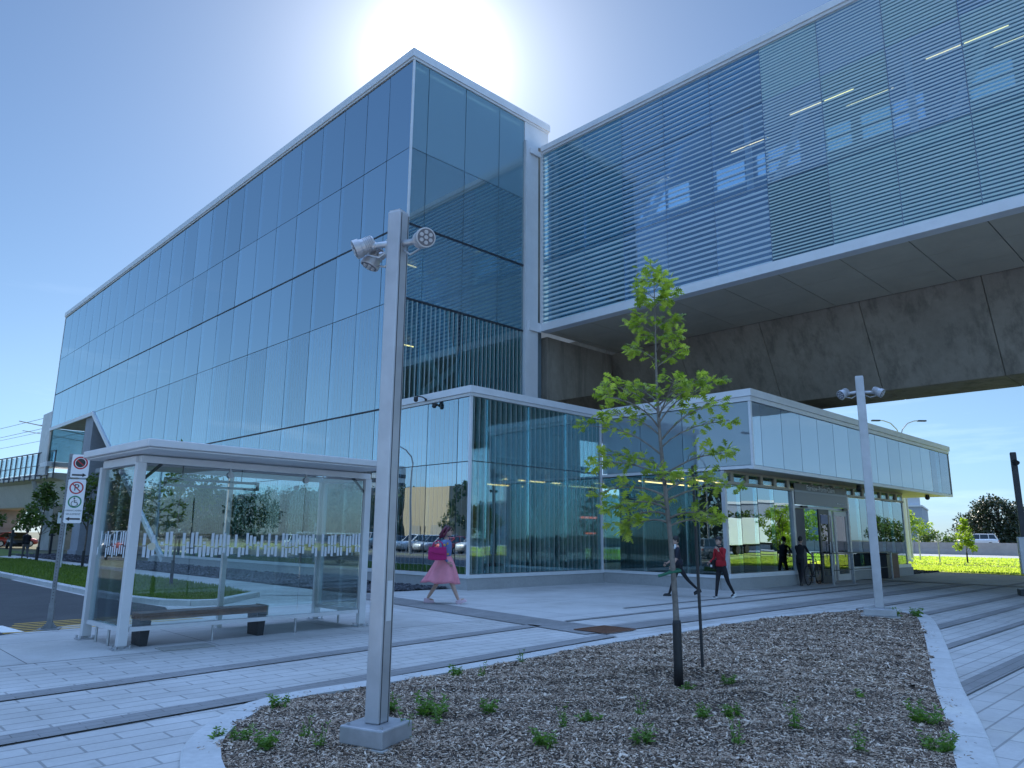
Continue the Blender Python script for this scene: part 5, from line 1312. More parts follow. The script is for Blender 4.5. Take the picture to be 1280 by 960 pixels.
# ------------------------------------------------------------------ cars
tyre_m = mottled('tyre', (.015,.015,.016), .2, 9, .8); rim_m = mottled('rim', (.42,.43,.45), .1, 6, .3, .8)
lampw = mottled('headlamp', (.6,.62,.65), .1, 5, .12); lampr = mottled('tail_lamp', (.35,.012,.012), .1, 5, .2)
def car_paint(n, c):
    t = NT(n); p = t.pbr(c, .35, .15); p.inputs['Coat Weight'].default_value = .8; p.inputs['Coat Roughness'].default_value = .06; return t.mat
def make_car(paint, label, suv=False, group=None):
    root = thing('parked_car', label, 'car', (0,0,0), 0, group)
    X = [-2.28,-2.2,-1.95,-1.5,-.8,0,.6,1.2,1.8,2.15,2.28]
    top = [.72,.90,.97,.99,.97,.95,.94,.92,.84,.74,.58] if not suv else [.8,1.02,1.06,1.07,1.06,1.04,1.03,1.02,.96,.86,.66]
    bot = [.42,.3,.24,.22,.2,.2,.2,.2,.22,.27,.38]; hw = [.66,.80,.87,.90,.91,.91,.91,.90,.86,.78,.62]
    b = MB(); vs = []
    for i, x in enumerate(X):
        t, bo, h = top[i], bot[i], hw[i]
        vs += [(x,-h*.86,bo),(x,-h,bo+.14),(x,-h,t-.16),(x,-h*.93,t-.02),(x,-h*.5,t+.02),(x,h*.5,t+.02),(x,h*.93,t-.02),(x,h,t-.16),(x,h,bo+.14),(x,h*.86,bo)]
    n = 10; m = len(X)
    b.add(vs, [(i*n+k,i*n+(k+1)%n,(i+1)*n+(k+1)%n,(i+1)*n+k) for i in range(m-1) for k in range(n)] + [tuple(range(n)), tuple(range((m-1)*n,m*n))[::-1]])
    body = b.build('body', paint, root, smooth=True)
    zb_ = .93 if not suv else 1.03; zr_ = 1.44 if not suv else 1.66
    lo = [(-1.85,.72),(1.12,.74)] if not suv else [(-2.12,.76),(1.1,.76)]; hi = [(-1.05,.60),(.30,.62)] if not suv else [(-1.85,.64),(.35,.64)]
    g = MB(); v8 = [(lo[0][0],-lo[0][1],zb_),(lo[1][0],-lo[1][1],zb_),(lo[1][0],lo[1][1],zb_),(lo[0][0],lo[0][1],zb_),(hi[0][0],-hi[0][1],zr_),(hi[1][0],-hi[1][1],zr_),(hi[1][0],hi[1][1],zr_),(hi[0][0],hi[0][1],zr_)]
    g.add(v8, [(0,1,5,4),(1,2,6,5),(2,3,7,6),(3,0,4,7)]); g.build('windows', GL_CAR, root)
    rf = MB(); 
    rf.add([(hi[0][0]-.1,-hi[0][1]-.02,zr_-.03),(hi[1][0]+.1,-hi[1][1]-.02,zr_-.03),(hi[1][0]+.1,hi[1][1]+.02,zr_-.03),(hi[0][0]-.1,hi[0][1]+.02,zr_-.03),(hi[0][0]+.1,-hi[0][1]*.8,zr_+.045),(hi[1][0]-.15,-hi[1][1]*.8,zr_+.045),(hi[1][0]-.15,hi[1][1]*.8,zr_+.045),(hi[0][0]+.1,hi[0][1]*.8,zr_+.045)], [(0,1,5,4),(1,2,6,5),(2,3,7,6),(3,0,4,7),(4,5,6,7),(0,3,2,1)])
    for s in (-1,1):
        for p, q in ((0,4),(1,5)): rf.bar(Vector(v8[p])*Vector((1,s,1)) if False else (v8[p][0],s*abs(v8[p][1]),v8[p][2]), (v8[q][0],s*abs(v8[q][1]),v8[q][2]), .07, .06)
        xm = -.25; rf.bar((xm,s*.745,zb_),(xm-.02,s*.625,zr_),.07,.04)
        if suv: rf.bar((-1.25,s*.755,zb_),(-1.2,s*.635,zr_),.08,.04)
    rf.build('roof', paint, root)
    for x in (-1.38,1.38):
        for s in (-1,1):
            w_ = part(root, 'wheel', tyre_m, lambda b: b.tube((x,s*.72,.325),(x,s*.925,.325),.325,n=20))
            sub(w_, 'rim', rim_m, lambda b: (b.tube((x,s*.926,.325),(x,s*.935,.325),.21,n=16)))
    for s in (-1,1):
        part(root, 'headlight', lampw, lambda b: b.obox((2.14,s*.60,.70),(.08,.15,.06),rz=-s*.45)); part(root, 'tail_light', lampr, lambda b: b.obox((-2.22,s*.64,.80),(.06,.13,.06),rz=s*.3))
        part(root, 'mirror', paint, lambda b: b.obox((.78,s*.98,zb_+.06),(.07,.09,.06)))
    return root
P_W = car_paint('white_car_paint', (.74,.75,.76)); P_B = car_paint('black_car_paint', (.02,.022,.026)); P_R = car_paint('red_car_paint', (.38,.02,.02)); P_S = car_paint('silver_car_paint', (.40,.42,.45)); P_N = car_paint('navy_car_paint', (.03,.05,.10))
c = make_car(P_W, 'white people carrier passing behind the highway wall, left of the other white car', True); c.location = (112.5,27.3,.75); c.rotation_euler = (0,0,R(100)); c['group'] = 'white cars on the highway'
d = dup(c, (113.5,20.4,.75), R(100), 'white car behind the highway wall at the right picture edge')
cw_, cb_, cr_, cs_, cn_ = (make_car(p, l, s, 'cars parked in the lots') for p, l, s in ((P_W,'white parked car by the trees left of the viaduct pier',True),(P_B,'dark parked car under the viaduct beside the signpost',False),(P_R,'red parked car far beyond the left viaduct',False),(P_S,'silver grey parked car under the viaduct with its tail facing the street',True),(P_N,'navy parked car beyond the lawn at the left picture edge',False)))
cs_.location = (12.6,84.5,0); cs_.rotation_euler[2] = R(78); cb_.location = (16.2,83.6,0); cb_.rotation_euler[2] = R(-100); cw_.location = (10.0,90,0); cw_.rotation_euler[2] = R(10); cr_.location = (17.5,93,0); cr_.rotation_euler[2] = R(10); cn_.location = (7.0,80,0); cn_.rotation_euler[2] = R(95)
LB = {0:'white',1:'black',2:'red',3:'silver grey',4:'navy'}
protos = [cw_, cb_, cr_, cs_, cn_]
# the car park on the other side of the street, which the facade and the shelter mirror
lot = [(-5.2,18.5,90,1),(-8.0,36,88,4),(-12,27,2,1)]
for i in range(17): lot.append((-14.5, 31+i*3.05, rnd.choice((0,180))+rnd.uniform(-2,2), rnd.choice((0,1,3,3,4,0,2))))
for i in range(15): lot.append((-26.5, 26+i*3.1+rnd.choice((0,3.1)), rnd.choice((0,180)), rnd.choice((0,1,3,0,4,2,2))))
for i, (x, y, rz, kk) in enumerate(lot):
    _d = dup(protos[kk], (x,y,-.004), R(rz), '%s car in the car park mirrored in the glass facade' % LB[kk]); _d['group'] = 'cars in the mirrored car park, ' + LB[kk]

# ------------------------------------------------------------------ background buildings, walls, viaduct on the left
bw = mottled('pale_blue_wall', (.40,.43,.48), .06, .2, .8); bdark = mottled('roof_plant', (.03,.03,.035), .2, 1, .7)
bd = thing('warehouse', 'plain pale grey flat roofed building behind the highway', 'building', (185,60,0), R(14))
part(bd, 'wall', bw, lambda b: b.box(-12,14,-5,22,0,8.6))
part(bd, 'roof_edge', steel_white, lambda b: b.box(-12.2,14.2,-5.2,22.2,8.62,8.95))
part(bd, 'rooftop_unit', mottled('pale_plant', (.55,.57,.60), .06, .4, .6), lambda b: b.box(-11,-7.6,-4.6,-1,8.96,12.4))
part(bd, 'rooftop_unit', bdark, lambda b: b.box(-11.4,-8.6,0.2,2.8,9.3,11.2))
part(bd, 'roof_railing', galv, lambda b: [b.bar((-11.5,y,8.96),(-11.5,y,10.2),.06) for y in np.arange(3.5,21,2.5)] + [b.bar((-11.5,3.5,10.2),(-11.5,21,10.2),.06)])
bd2 = thing('distant_building', 'small pale distant building with a chimney behind the broad dark tree', 'building', (240,36,0), R(10))
part(bd2, 'wall', bw, lambda b: b.box(-8,8,-14,14,0,9)); part(bd2, 'chimney', steel_white, lambda b: (b.tube((0,-8,9),(0,-8,15),1.0), b.box(-4,0,2,6,9.01,12)))
def f(b):
    y = -150
    while y < 260: b.prism([(96.0,0),(96.62,0),(96.42,.6),(96.36,1.35),(96.20,1.35),(96.14,.6)], y, y+5.96, axis='y'); y += 6
tag(part(None, 'highway_barrier', concrete('barrier_concrete', (.42,.39,.37), .18, .3), f), 'long low concrete wall along the highway on the right', 'wall')
sheet('highway', [(98,-300),(126,-300),(126,300),(98,300)], .75, MATS['pale_road'])
tag(part(None, 'highway_bank', dirt_m, lambda b: b.prism([(96.63,-.02),(98,.745),(126,.745),(140,-.02)], -300, 300, axis='y')), kind='structure')
for i, (x, y) in enumerate(((62,19.0),(58.2,14.0+2.6),(66,11.6),(61,23.5))):
    o = tag(part(None, 'fence_post', galv, lambda b: (b.tube((0,0,0),(0,0,2.0),.045,n=8), b.ball((0,0,2.0),.05))), ['slim grey stake in the sunlit grass, second from the pavilion','slim grey stake just left of the lime maple','slim grey stake in the grass right of the lime maple','slim grey stake in the grass nearest the pavilion'][i], 'stake', 'stakes in the sunlit grass'); o.location = (x,y,0)
vl = thing('left_viaduct', 'pale concrete rail viaduct with a tall railing leaving the left end of the glass building', 'viaduct', (19.4,72,-.7), R(6.5))
def f(b): b.prism([(-3.3,6.5),(-2.2,4.5),(2.2,4.5),(3.3,6.5),(4.3,6.7),(4.3,7.1),(-4.3,7.1),(-4.3,6.7)], -1.4, 95, axis='y')
conc_pale = concrete('pale_concrete', (.66,.63,.58), .12, .6)
part(vl, 'girder', conc_pale, f)
part(vl, 'pier', conc, lambda b: (b.box(-1.3,1.3,24,26.5,.7,3.0), b.prism([(-1.3,2.6),(1.3,2.6),(2.3,4.49),(-2.3,4.49)], 23.8, 26.7, axis='y')))
part(vl, 'pier', conc, lambda b: (b.box(-2.6,-.6,2.2,4.4,.7,4.49),))
part(vl, 'pier', conc, lambda b: (b.box(-1.3,1.3,58,60.5,.7,4.49),))
part(vl, 'strut', alu, lambda b: (b.bar((-4.0,3.5,6.6),(-2.7,3.3,2.6),.3), b.bar((-4.0,3.5,6.6),(-2.3,5.4,4.2),.25)))
def f(b):
    for i in range(72): b.bar((-4.35,-1.8+i*1.3,6.6),(-4.35,-1.8+i*1.3,8.9),.09,.09)
    b.bar((-4.35,-1.8,8.9),(-4.35,91,8.9),.09,.09); b.bar((-4.35,-1.8,7.8),(-4.35,91,7.8),.05,.05)
    for i in range(35): b.bar((-4.3,.6+i*2.6,6.95),(-4.9,.6+i*2.6,6.85),.08,.12)
part(vl, 'railing', mottled('railing_grey', (.13,.14,.16), .1, 1, .5, .3), f)
part(vl, 'noise_screen', glass('screen_glass', (.78,.86,.88), .08, .5), lambda b: b.box(-4.31,-4.29,-1.8,91,7.15,8.8))
ct = thing('catenary', 'overhead line masts and wires above the left viaduct', 'overhead line', (19.4,72,6.4), R(6.5))
for y in (14,42,72): 
    p = part(ct, 'mast', galv, lambda b: (b.bar((3.6,y,0),(3.6,y,6.6),.2), b.bar((3.6,y,5.2),(-2.6,y,5.9),.09), b.bar((3.6,y,6.2),(-1,y,5.7),.05), b.bar((3.6,y,4.5),(-2.2,y,5.0),.06)))
part(ct, 'wire', dark_metal, lambda b: [b.tube((x,-2,z),(x,92,z),.022,n=5) for x, z in ((-1.8,4.9),(-1.8,5.9),(1.8,4.9),(1.8,5.9))])
for i, (x, y, lb) in enumerate(((8.0,56,'black post in the lawn nearest the left picture edge'),(9.2,55,'black post in the lawn left of the dark street tree'),(10.6,56.5,'black post in the lawn right of the dark street tree'),(13.6,60,'black post in the lawn beside the blue grey pier'))):
    o = tag(part(None, 'lawn_post', dark_metal, lambda b: (b.box(-.07,.07,-.07,.07,0,1.7), b.box(-.2,.2,-.05,.05,1.3,1.4))), lb, 'post', 'black posts in the lawn'); o.location = (x,y,0)
dr = thing('traffic_drum', 'orange traffic drum with white bands beside the walking man', 'traffic drum', (10.2,68,0))
og = mottled('orange_plastic', (.6,.10,.02), .1, 4, .5)
part(dr, 'body', og, lambda b: b.lathe([(.27,.05),(.25,1.0),(.2,1.05)], n=14)); part(dr, 'band', white_ink, lambda b: (b.lathe([(.268,.35),(.263,.5)], n=14), b.lathe([(.262,.65),(.258,.8)], n=14))); part(dr, 'base', black_plastic, lambda b: b.lathe([(.36,0),(.36,.05)], n=14))

# what the glass mirrors: woods, a sandy building, lamps, a white trailer
for i, (x, y, h, rd, mt) in enumerate(((-38,62,9,5,far_leaf),(-42,74,10,5.5,far_leaf),(-44,108,10.5,6,far_leaf),(-50,110,10,6,far_leaf),(-47,124,11,6.5,far_leaf),(-54,138,11,6.5,far_leaf),(-50,152,12,7,far_leaf),(-60,168,12,7,far_leaf),(-42,140,11,6,far_leaf),(-33,150,11,6.5,far_leaf),(-24,160,12,7,far_leaf),(-30,175,12,7,far_leaf),(-18,185,13,7,far_leaf))):
    tree('leafy_tree', 'leafy green tree across the car park, mirrored in the glass facade', (x,y,0), h, 1.0, rd, mt, 2600, .55, 70+i, 26, group='trees across the car park', tr=.2)
for i, (x, y) in enumerate(((-9.6,33),(-9.6,47),(-9.8,61))):
    tree('lot_tree', ['near','middle','far'][i] + ' young tree at the edge of the car park mirrored in the facade', (x,y,0), 5.8, 2.0, 1.3, dark_leaf, 1700, .2, 90+i, 22, 'cone', 'young trees in the car park', tr=.07)
nw = 15000; tt = nrng.random(nw); wx = np.interp(tt,[0,.35,.7,1],[-62,-66,-52,-16]); wy = np.interp(tt,[0,.35,.7,1],[40,112,176,214])
hh = 9.5+1.2*np.sin(tt*60)+.9*np.sin(tt*143+1)+.6*np.sin(tt*311); wz = hh*nrng.random(nw)**.8
wd_ = nrng.normal(0,1,(nw,3))
tag(link('far_wood', leaf_cloud('far_wood', np.stack([wx+nrng.normal(0,1.5,nw), wy+nrng.normal(0,1.5,nw), wz],-1), wd_, nrng.uniform(.8,1.6,nw), far_leaf)), 'dark belt of woodland far across the car park, mirrored in the facade', None, None, 'stuff')
sb = thing('sandy_building', 'sandy beige low building across the car park, mirrored beside the walking woman', 'building', (-36.4,81.6,0), R(4))
part(sb, 'wall', mottled('sandy_wall', (.42,.34,.22), .1, .1, .8), lambda b: b.box(-3,3,-4.8,4.8,0,8.2))
part(sb, 'loading_door', mottled('sandy_door', (.3,.27,.22), .1, .3, .7), lambda b: [b.box(3.01,3.1,y,y+2.5,0,3) for y in (-3.5,.8)])
gb = thing('grey_store', 'large grey flat store beyond the trees mirrored in the facade', 'building', (-95,190,0), R(-25))
part(gb, 'wall', mottled('store_wall', (.07,.085,.10), .08, .1, .8), lambda b: b.box(-10,30,-40,40,0,12))
wt = thing('white_tower_block', 'pale tower block far across the car park mirrored in the shelter end', 'building', (-120,230,0), R(-25))
part(wt, 'wall', mottled('pale_tower_wall', (.62,.62,.62), .05, .1, .8), lambda b: b.box(-9,9,-12,12,0,26)); part(wt, 'window_band', bdark, lambda b: [b.box(-9.05,9.05,-12.05,12.05,3+i*3.2,4.4+i*3.2) for i in range(7)])
for x, y, lb in ((-8.4,26,'car park lamp nearest the street corner'),(-9,52,'second car park lamp along the street'),(-20,70,'car park lamp in the middle of the lot'),(-21,38,'car park lamp opposite the lobby')):
    lamp2((x,y,0), 9, (1,), lb + ', mirrored in the facade', 0, 'lamps of the car park')
tr_ = thing('white_trailer', 'long white box trailer on the far grass edge, mirrored in the pavilion glass', 'trailer', (80,-17,0), R(4))
part(tr_, 'box', mottled('trailer_white', (.72,.76,.76), .04, .5, .5), lambda b: b.box(-8,8,-1.3,1.3,1.05,3.9), bevel=.04)
part(tr_, 'chassis', dark_metal, lambda b: (b.box(-7.5,7.8,-.5,.5,.8,1.04), b.box(4,4.3,-1,1,.2,.8)))
for x in (-6.4,-5.2,5.6): part(tr_, 'wheel', tyre_m, lambda b: (b.tube((x,-1.25,.5),(x,-.85,.5),.5,n=18), b.tube((x,.85,.5),(x,1.25,.5),.5,n=18)))
for i, (x, y, h, mt) in enumerate(((58,-4,4.2,lime_leaf),(70,-9,5,lime_leaf),(96,-30,9,dark_leaf),(108,-34,9.5,mid_leaf),(84,-36,9,dark_leaf),(122,-30,10,dark_leaf),(70,-44,10,dark_leaf),(134,-22,9,mid_leaf),(52,-26,8,dark_leaf),(40,-48,10,dark_leaf))):
    tree('meadow_tree', ('small lime green' if mt is lime_leaf else 'big dark leafy') + ' tree right of the picture, mirrored in the pavilion glass', (x,y,0), h*.62 if mt is not lime_leaf else h, .8, h*.3 if mt is not lime_leaf else 1.5, mt, 2000, .42 if mt is not lime_leaf else .22, 120+i, 24, group='trees mirrored in the pavilion glass', tr=.14)
gs = thing('grey_shed', 'grey industrial shed right of the picture, mirrored in the pavilion glass', 'building', (128,-60,0), R(20))
part(gs, 'wall', mottled('shed_wall', (.32,.36,.44), .06, .1, .8), lambda b: b.box(-30,30,-12,16,0,8)); part(gs, 'roof_edge', steel_white, lambda b: b.box(-30.2,30.2,-12.2,16.2,8.01,8.5))

# ------------------------------------------------------------------ people
def skin_mesh(pos, rad, edges, root_i=0, sub_=1):
    me = bpy.data.meshes.new('skin_tmp'); me.from_pydata([tuple(p) for p in pos], edges, [])
    o = bpy.data.objects.new('skin_tmp', me); COL.objects.link(o)
    o.modifiers.new('s','SKIN')
    for i, r in enumerate(rad):
        me.skin_vertices[0].data[i].radius = r if isinstance(r, tuple) else (r,r); me.skin_vertices[0].data[i].use_root = (i == root_i)
    o.modifiers.new('ss','SUBSURF').levels = sub_; o.modifiers['ss'].render_levels = sub_
    dg_ = bpy.context.evaluated_depsgraph_get(); dg_.update()
    out = bpy.data.meshes.new_from_object(o.evaluated_get(dg_)); bpy.data.objects.remove(o); bpy.data.meshes.remove(me)
    return out
skin_c = mottled('skin', (.50,.32,.25), .06, 9, .55)
def cloth(n, c, var=.12): return mottled(n, c, var, 6, .85, 0, .25, 50)
class Person:
    """local frame: x forward, y left, z up; leg/arm angles in degrees, forward positive"""
    def __init__(s, name_label, loc, heading, top, bottom, shoe, hair, lean=2, legL=(20,5), legR=(-20,15), armL=((-15,0),20), armR=((15,0),20), foot=(0,0), head=(0,0), scale=1.0, sleeve=True, build=1.0, skirt=False, hips=.91):
        s.root = thing('person', name_label, 'person', loc, R(heading)); s.root.scale = (scale,)*3
        w = build
        P = {}; P['pelvis'] = Vector((0,0,hips)); L = R(lean)
        up = Vector((math.sin(L),0,math.cos(L)))
        P['waist'] = P['pelvis']+up*.16; P['chest'] = P['pelvis']+up*.36; P['neck0'] = P['pelvis']+up*.53; P['neck1'] = P['neck0']+up*.07+Vector((.012,0,0))
        s.headc = P['neck1']+Vector((.02,0,.105)); bones = []
        r = {'pelvis':(.135*w,.105*w),'waist':(.115*w,.09*w),'chest':(.135*w,.10*w),'neck0':(.075,.07),'neck1':(.05,.05)}
        E_ = [('pelvis','waist'),('waist','chest'),('chest','neck0'),('neck0','neck1')]
        bones += [('pelvis','waist',bottom),('waist','chest',top),('chest','neck0',top),('neck0','neck1',skin_c)]
        s.feet = []
        for sd, sg_, (th, kn), fa in (('L',1,legL,foot[0]),('R',-1,legR,foot[1])):
            h = P['pelvis']+Vector((0,.088*sg_,-.06)); a = R(th); k = h+Vector((math.sin(a),0,-math.cos(a)))*.42; a2 = R(th-kn); an = k+Vector((math.sin(a2),0,-math.cos(a2)))*.40
            P['hip'+sd], P['knee'+sd], P['ank'+sd] = h, k, an
            r['hip'+sd] = (.088*w,.085*w); r['knee'+sd] = (.056,.055); r['ank'+sd] = (.036,.036)
            fd = Vector((math.cos(R(fa)),0,math.sin(R(fa)))); P['toe'+sd] = an+fd*.15+Vector((0,0,-.035)); r['toe'+sd] = (.036,.03)
            E_ += [('pelvis','hip'+sd),('hip'+sd,'knee'+sd),('knee'+sd,'ank'+sd),('ank'+sd,'toe'+sd)]
            lm = skin_c if skirt else bottom
            bones += [('hip'+sd,'knee'+sd,lm),('knee'+sd,'ank'+sd,lm),('ank'+sd,'toe'+sd,skin_c if skirt else bottom)]
            s.feet.append((an, fd))
        s.hands = {}
        for sd, sg_, ((sw, out), el) in (('L',1,armL),('R',-1,armR)):
            sh_ = P['neck0']+Vector((-.005,.165*sg_*w,-.05)); a = R(sw); o = R(out)
            d = Vector((math.sin(a)*math.cos(o), sg_*math.sin(o), -math.cos(a)*math.cos(o))); e = sh_+d*.285
            a2 = R(sw+el); d2 = Vector((math.sin(a2)*math.cos(o*.3), sg_*math.sin(o*.3)*.6-.12*sg_*(el>40), -math.cos(a2)*math.cos(o*.3))).normalized(); wr = e+d2*.245; hd = wr+d2*.07
            for nm, p, q in (('sho',sh_,(.058*w,.055*w)),('elb',e,(.041,.04)),('wri',wr,(.028,.024)),('pal',hd,(.036,.02))): P[nm+sd] = p; r[nm+sd] = q
            E_ += [('chest','sho'+sd),('sho'+sd,'elb'+sd),('elb'+sd,'wri'+sd),('wri'+sd,'pal'+sd)]
            bones += [('chest','sho'+sd,top),('sho'+sd,'elb'+sd,top),('elb'+sd,'wri'+sd,top if sleeve else skin_c),('wri'+sd,'pal'+sd,skin_c)]
            s.hands[sd] = (hd, d2)
        names = list(P); ix = {n:i for i,n in enumerate(names)}
        me = skin_mesh([P[n] for n in names], [r[n] for n in names], [(ix[a],ix[b]) for a,b in E_], ix['pelvis'])
        # head with nose, chin and ears, and the fingers, join the same mesh
        x = MB(); hc = s.headc; yaw = Matrix.Rotation(R(head[0]),3,'Z') @ Matrix.Rotation(R(-head[1]),3,'Y'); s.yaw = yaw
        def hp(*v): return hc + yaw @ Vector(v)
        x.ball(hc, (.092,.074,.112), 16, 12, M=yaw); x.ball(hp(.045,0,-.075), (.045,.045,.04), 10, 7, M=yaw); x.path([hp(.085,0,.015),hp(.112,0,-.022),hp(.09,0,-.03)], [.010,.015,.008], 6)
        x.path([hp(.088,-.022,-.055),hp(.095,0,-.053),hp(.088,.022,-.055)], [.006,.009,.006], 6)
        for sg_ in (-1,1): x.ball(hp(-.01,.074*sg_,-.005), (.018,.008,.028), 8, 6, M=yaw)
        for sd, sg_ in (('L',1),('R',-1)):
            h0, d = s.hands[sd]; sid = d.cross(Vector((0,1,0))).normalized() if abs(d.y) < .8 else Vector((1,0,0)); inn = Vector((0,-sg_,0)); inn = (inn-d*inn.dot(d)).normalized()
            for q in range(4):
                b0 = h0+sid*(.027-.018*q)+d*.015; ln = (.068,.078,.072,.056)[q]
                x.path([b0, b0+d*ln*.45+inn*.006, b0+d*ln*.75+inn*.022, b0+d*ln*.9+inn*.042], [.0095,.009,.008,.006], 6)
            t0 = h0-d*.03+sid*.03; x.path([t0, t0+sid*.022+d*.022+inn*.008, t0+sid*.026+d*.052+inn*.02], [.011,.010,.007], 6)
        me2 = x.mesh('x', skin_c)
        mats = []
        for b_ in bones:
            if b_[2] not in mats: mats.append(b_[2])
        if skin_c not in mats: mats.append(skin_c)
        n0 = len(me.polygons); bm = bmesh.new(); bm.from_mesh(me); bm.from_mesh(me2); bmesh.ops.recalc_face_normals(bm, faces=bm.faces[:]); bm.to_mesh(me); bm.free()
        me.materials.clear(); [me.materials.append(m) for m in mats]
        mi = []
        for k, pl in enumerate(me.polygons):
            if k >= n0: mi.append(mats.index(skin_c)); continue
            c = pl.center; best = None
            for a, b_, m in bones:
                A, B = P[a], P[b_]; ab = B-A; t = max(0,min(1,(c-A).dot(ab)/max(1e-9,ab.length_squared))); dd = (c-(A+ab*t)).length
                if best is None or dd < best[0]: best = (dd, m)
            mi.append(mats.index(best[1]))
        me.polygons.foreach_set('material_index', mi); me.name = 'body'
        link('body', me, s.root, True); s.P = P; s.hp = hp
        for sg_ in (-1,1): part(s.root, 'eye', black_ink, lambda b: b.ball(hp(.083,.030*sg_,.012), .009, 8, 6))
        if hair: part(s.root, 'hair', hair, lambda b: (b.ball(hp(-.014,0,.026), (.098,.084,.108), 14, 10, M=yaw),), smooth=True)
        for an, fd in s.feet:
            def f(b):
                sd_ = Vector((0,1,0)); u = fd.cross(sd_)
                for sz, z0_, z1_, fr in ((.048,-.085,-.055,.175),(.043,-.056,-.02,.165),(.038,-.022,.012,.09)):
                    pl = []
                    for k in range(14):
                        t = 2*PI*k/14; cx_ = (.5*(fr-.075)) + (fr+.075)/2*math.cos(t); cy_ = sz*math.sin(t)*(1 if math.cos(t) > -.2 else .85); pl.append((cx_,cy_))
                    vs = [an+fd*a+sd_*c_+u*z0_ for a,c_ in pl]+[an+fd*(a*.96)+sd_*c_*.94+u*z1_ for a,c_ in pl]; n = 14
                    b.add(vs, [(i,(i+1)%n,n+(i+1)%n,n+i) for i in range(n)]+[tuple(range(n))[::-1], tuple(range(n,2*n))])
            part(s.root, 'shoe', shoe, f, smooth=False, bevel=.006)
        # cloth hem so the top ends cleanly over the trousers
        pc = P['pelvis']; 
        if not skirt: part(s.root, 'top_hem', top, lambda b: b.lathe([(.132*w,0),(.14*w,.02),(.135*w,.12),(.125*w,.17)], (pc.x+.01,pc.y,pc.z-.01), 18), smooth=True)

def mix_cloth(name, c, spots):
    t = NT(name); v = t.n('ShaderNodeTexVoronoi'); v.inputs['Scale'].default_value = 13; t.l(t.coord(), v.inputs['Vector'])
    m = t.math('LESS_THAN', v.outputs['Distance'], .36); hue = t.ramp(t.n('ShaderNodeSeparateColor').outputs[0], [(0,spots[0])])
    sc_ = t.n('ShaderNodeSeparateColor'); t.l(v.outputs['Color'], sc_.inputs[0])
    col = t.mix(m, c, t.ramp(sc_.outputs[0], [(.2,spots[0]),(.5,spots[1]),(.8,spots[2])])); t.pbr(col, .85); return t.mat
# --- the walking woman
denim = mix_cloth('patched_denim_jacket', (.14,.19,.36), ((.62,.36,.06),(.38,.05,.28),(.10,.28,.40)))
rose = cloth('pink_skirt_cloth', (.78,.27,.33), .10); magenta = cloth('magenta_leather', (.42,.015,.13), .1); pinkshoe = cloth('pale_pink_shoe', (.66,.47,.52), .06)
hairm = mottled('dark_magenta_hair', (.045,.012,.02), .45, 14, .5)
wom = Person('woman in a pink skirt and patched denim jacket striding along the glass facade', (11.55,14.12,.0), -44.3, denim, rose, pinkshoe, hairm, lean=3, legL=(-22,10), legR=(27,4), armL=((-8,4),40), armR=((-20,6),62), foot=(-4,20), head=(0,2), scale=1.07, skirt=True, hips=.885)
def f(b):
    n = 56; rows_ = []; vs = []
    c0 = wom.P['waist']+Vector((0,0,-.01))
    for j in range(12):
        t = j/11; z = c0.z+.04-(.62)*t
        for k in range(n):
            a = 2*PI*k/n; fold = 1+(.12*math.sin(6*a+1)+.07*math.sin(11*a+2*t))*t
            rx = (.125+.27*t**.85)*fold; ry = (.112+.17*t**.9)*fold
            vs.append((c0.x-.03*t-.06*t*t+rx*math.cos(a), ry*math.sin(a), z+.018*math.sin(5*a)*t-.02*math.cos(a)*t))
    b.add(vs, [(j*n+k,j*n+(k+1)%n,(j+1)*n+(k+1)%n,(j+1)*n+k) for j in range(11) for k in range(n)])
sk = part(wom.root, 'skirt', rose, f, smooth=True); so_ = sk.modifiers.new('solid','SOLIDIFY'); so_.thickness = .006
part(wom.root, 'jacket_body', denim, lambda b: b.lathe([(.128,.16),(.14,.22),(.148,.36),(.142,.46),(.10,.53)], (wom.P['pelvis'].x+.02,0,wom.P['pelvis'].z-.02), 18), smooth=True)
def f(b):
    hp = wom.hp
    for k in range(9):
        y = -.06+.015*k; b.path([hp(-.03,y,.09),hp(-.10,y*1.2,.02),hp(-.135-.02*(k%3),y*1.3,-.08),hp(-.15-.02*((k*2)%3),y*1.2,-.115-.02*(k%2)),hp(-.185,y*1.1,-.13-.02*(k%3))], [.03,.034,.030,.020,.005], 6)
    for sg_ in (-1,1): b.path([hp(.04,.06*sg_,.075),hp(-.01,.083*sg_,.02),hp(-.06,.085*sg_,-.07),hp(-.12,.08*sg_,-.14)], [.02,.028,.028,.01], 6)
part(wom.root, 'hair', mottled('magenta_hair_ends', (.12,.014,.04), .5, 12, .5), f, smooth=True)
part(wom.root, 'sunglasses', black_plastic, lambda b: (b.ball(wom.hp(.086,.033,.012), (.012,.028,.022), 10, 7), b.ball(wom.hp(.086,-.033,.012), (.012,.028,.022), 10, 7), b.path([wom.hp(.085,.06,.018),wom.hp(0,.08,.018)], .005, 5), b.path([wom.hp(.085,-.06,.018),wom.hp(0,-.08,.018)], .005, 5), b.path([wom.hp(.095,.02,.02),wom.hp(.095,-.02,.02)], .005, 5)))
h, d = wom.hands['R']
M_ = Matrix.Rotation(R(-44.3),3,'Z')
bag = thing('handbag', 'large magenta tote bag hanging at the hip of the walking woman', 'handbag', Vector((11.55,14.12,0)) + M_ @ (Vector((-.13,-.27,.95))*1.07), R(-44.3))
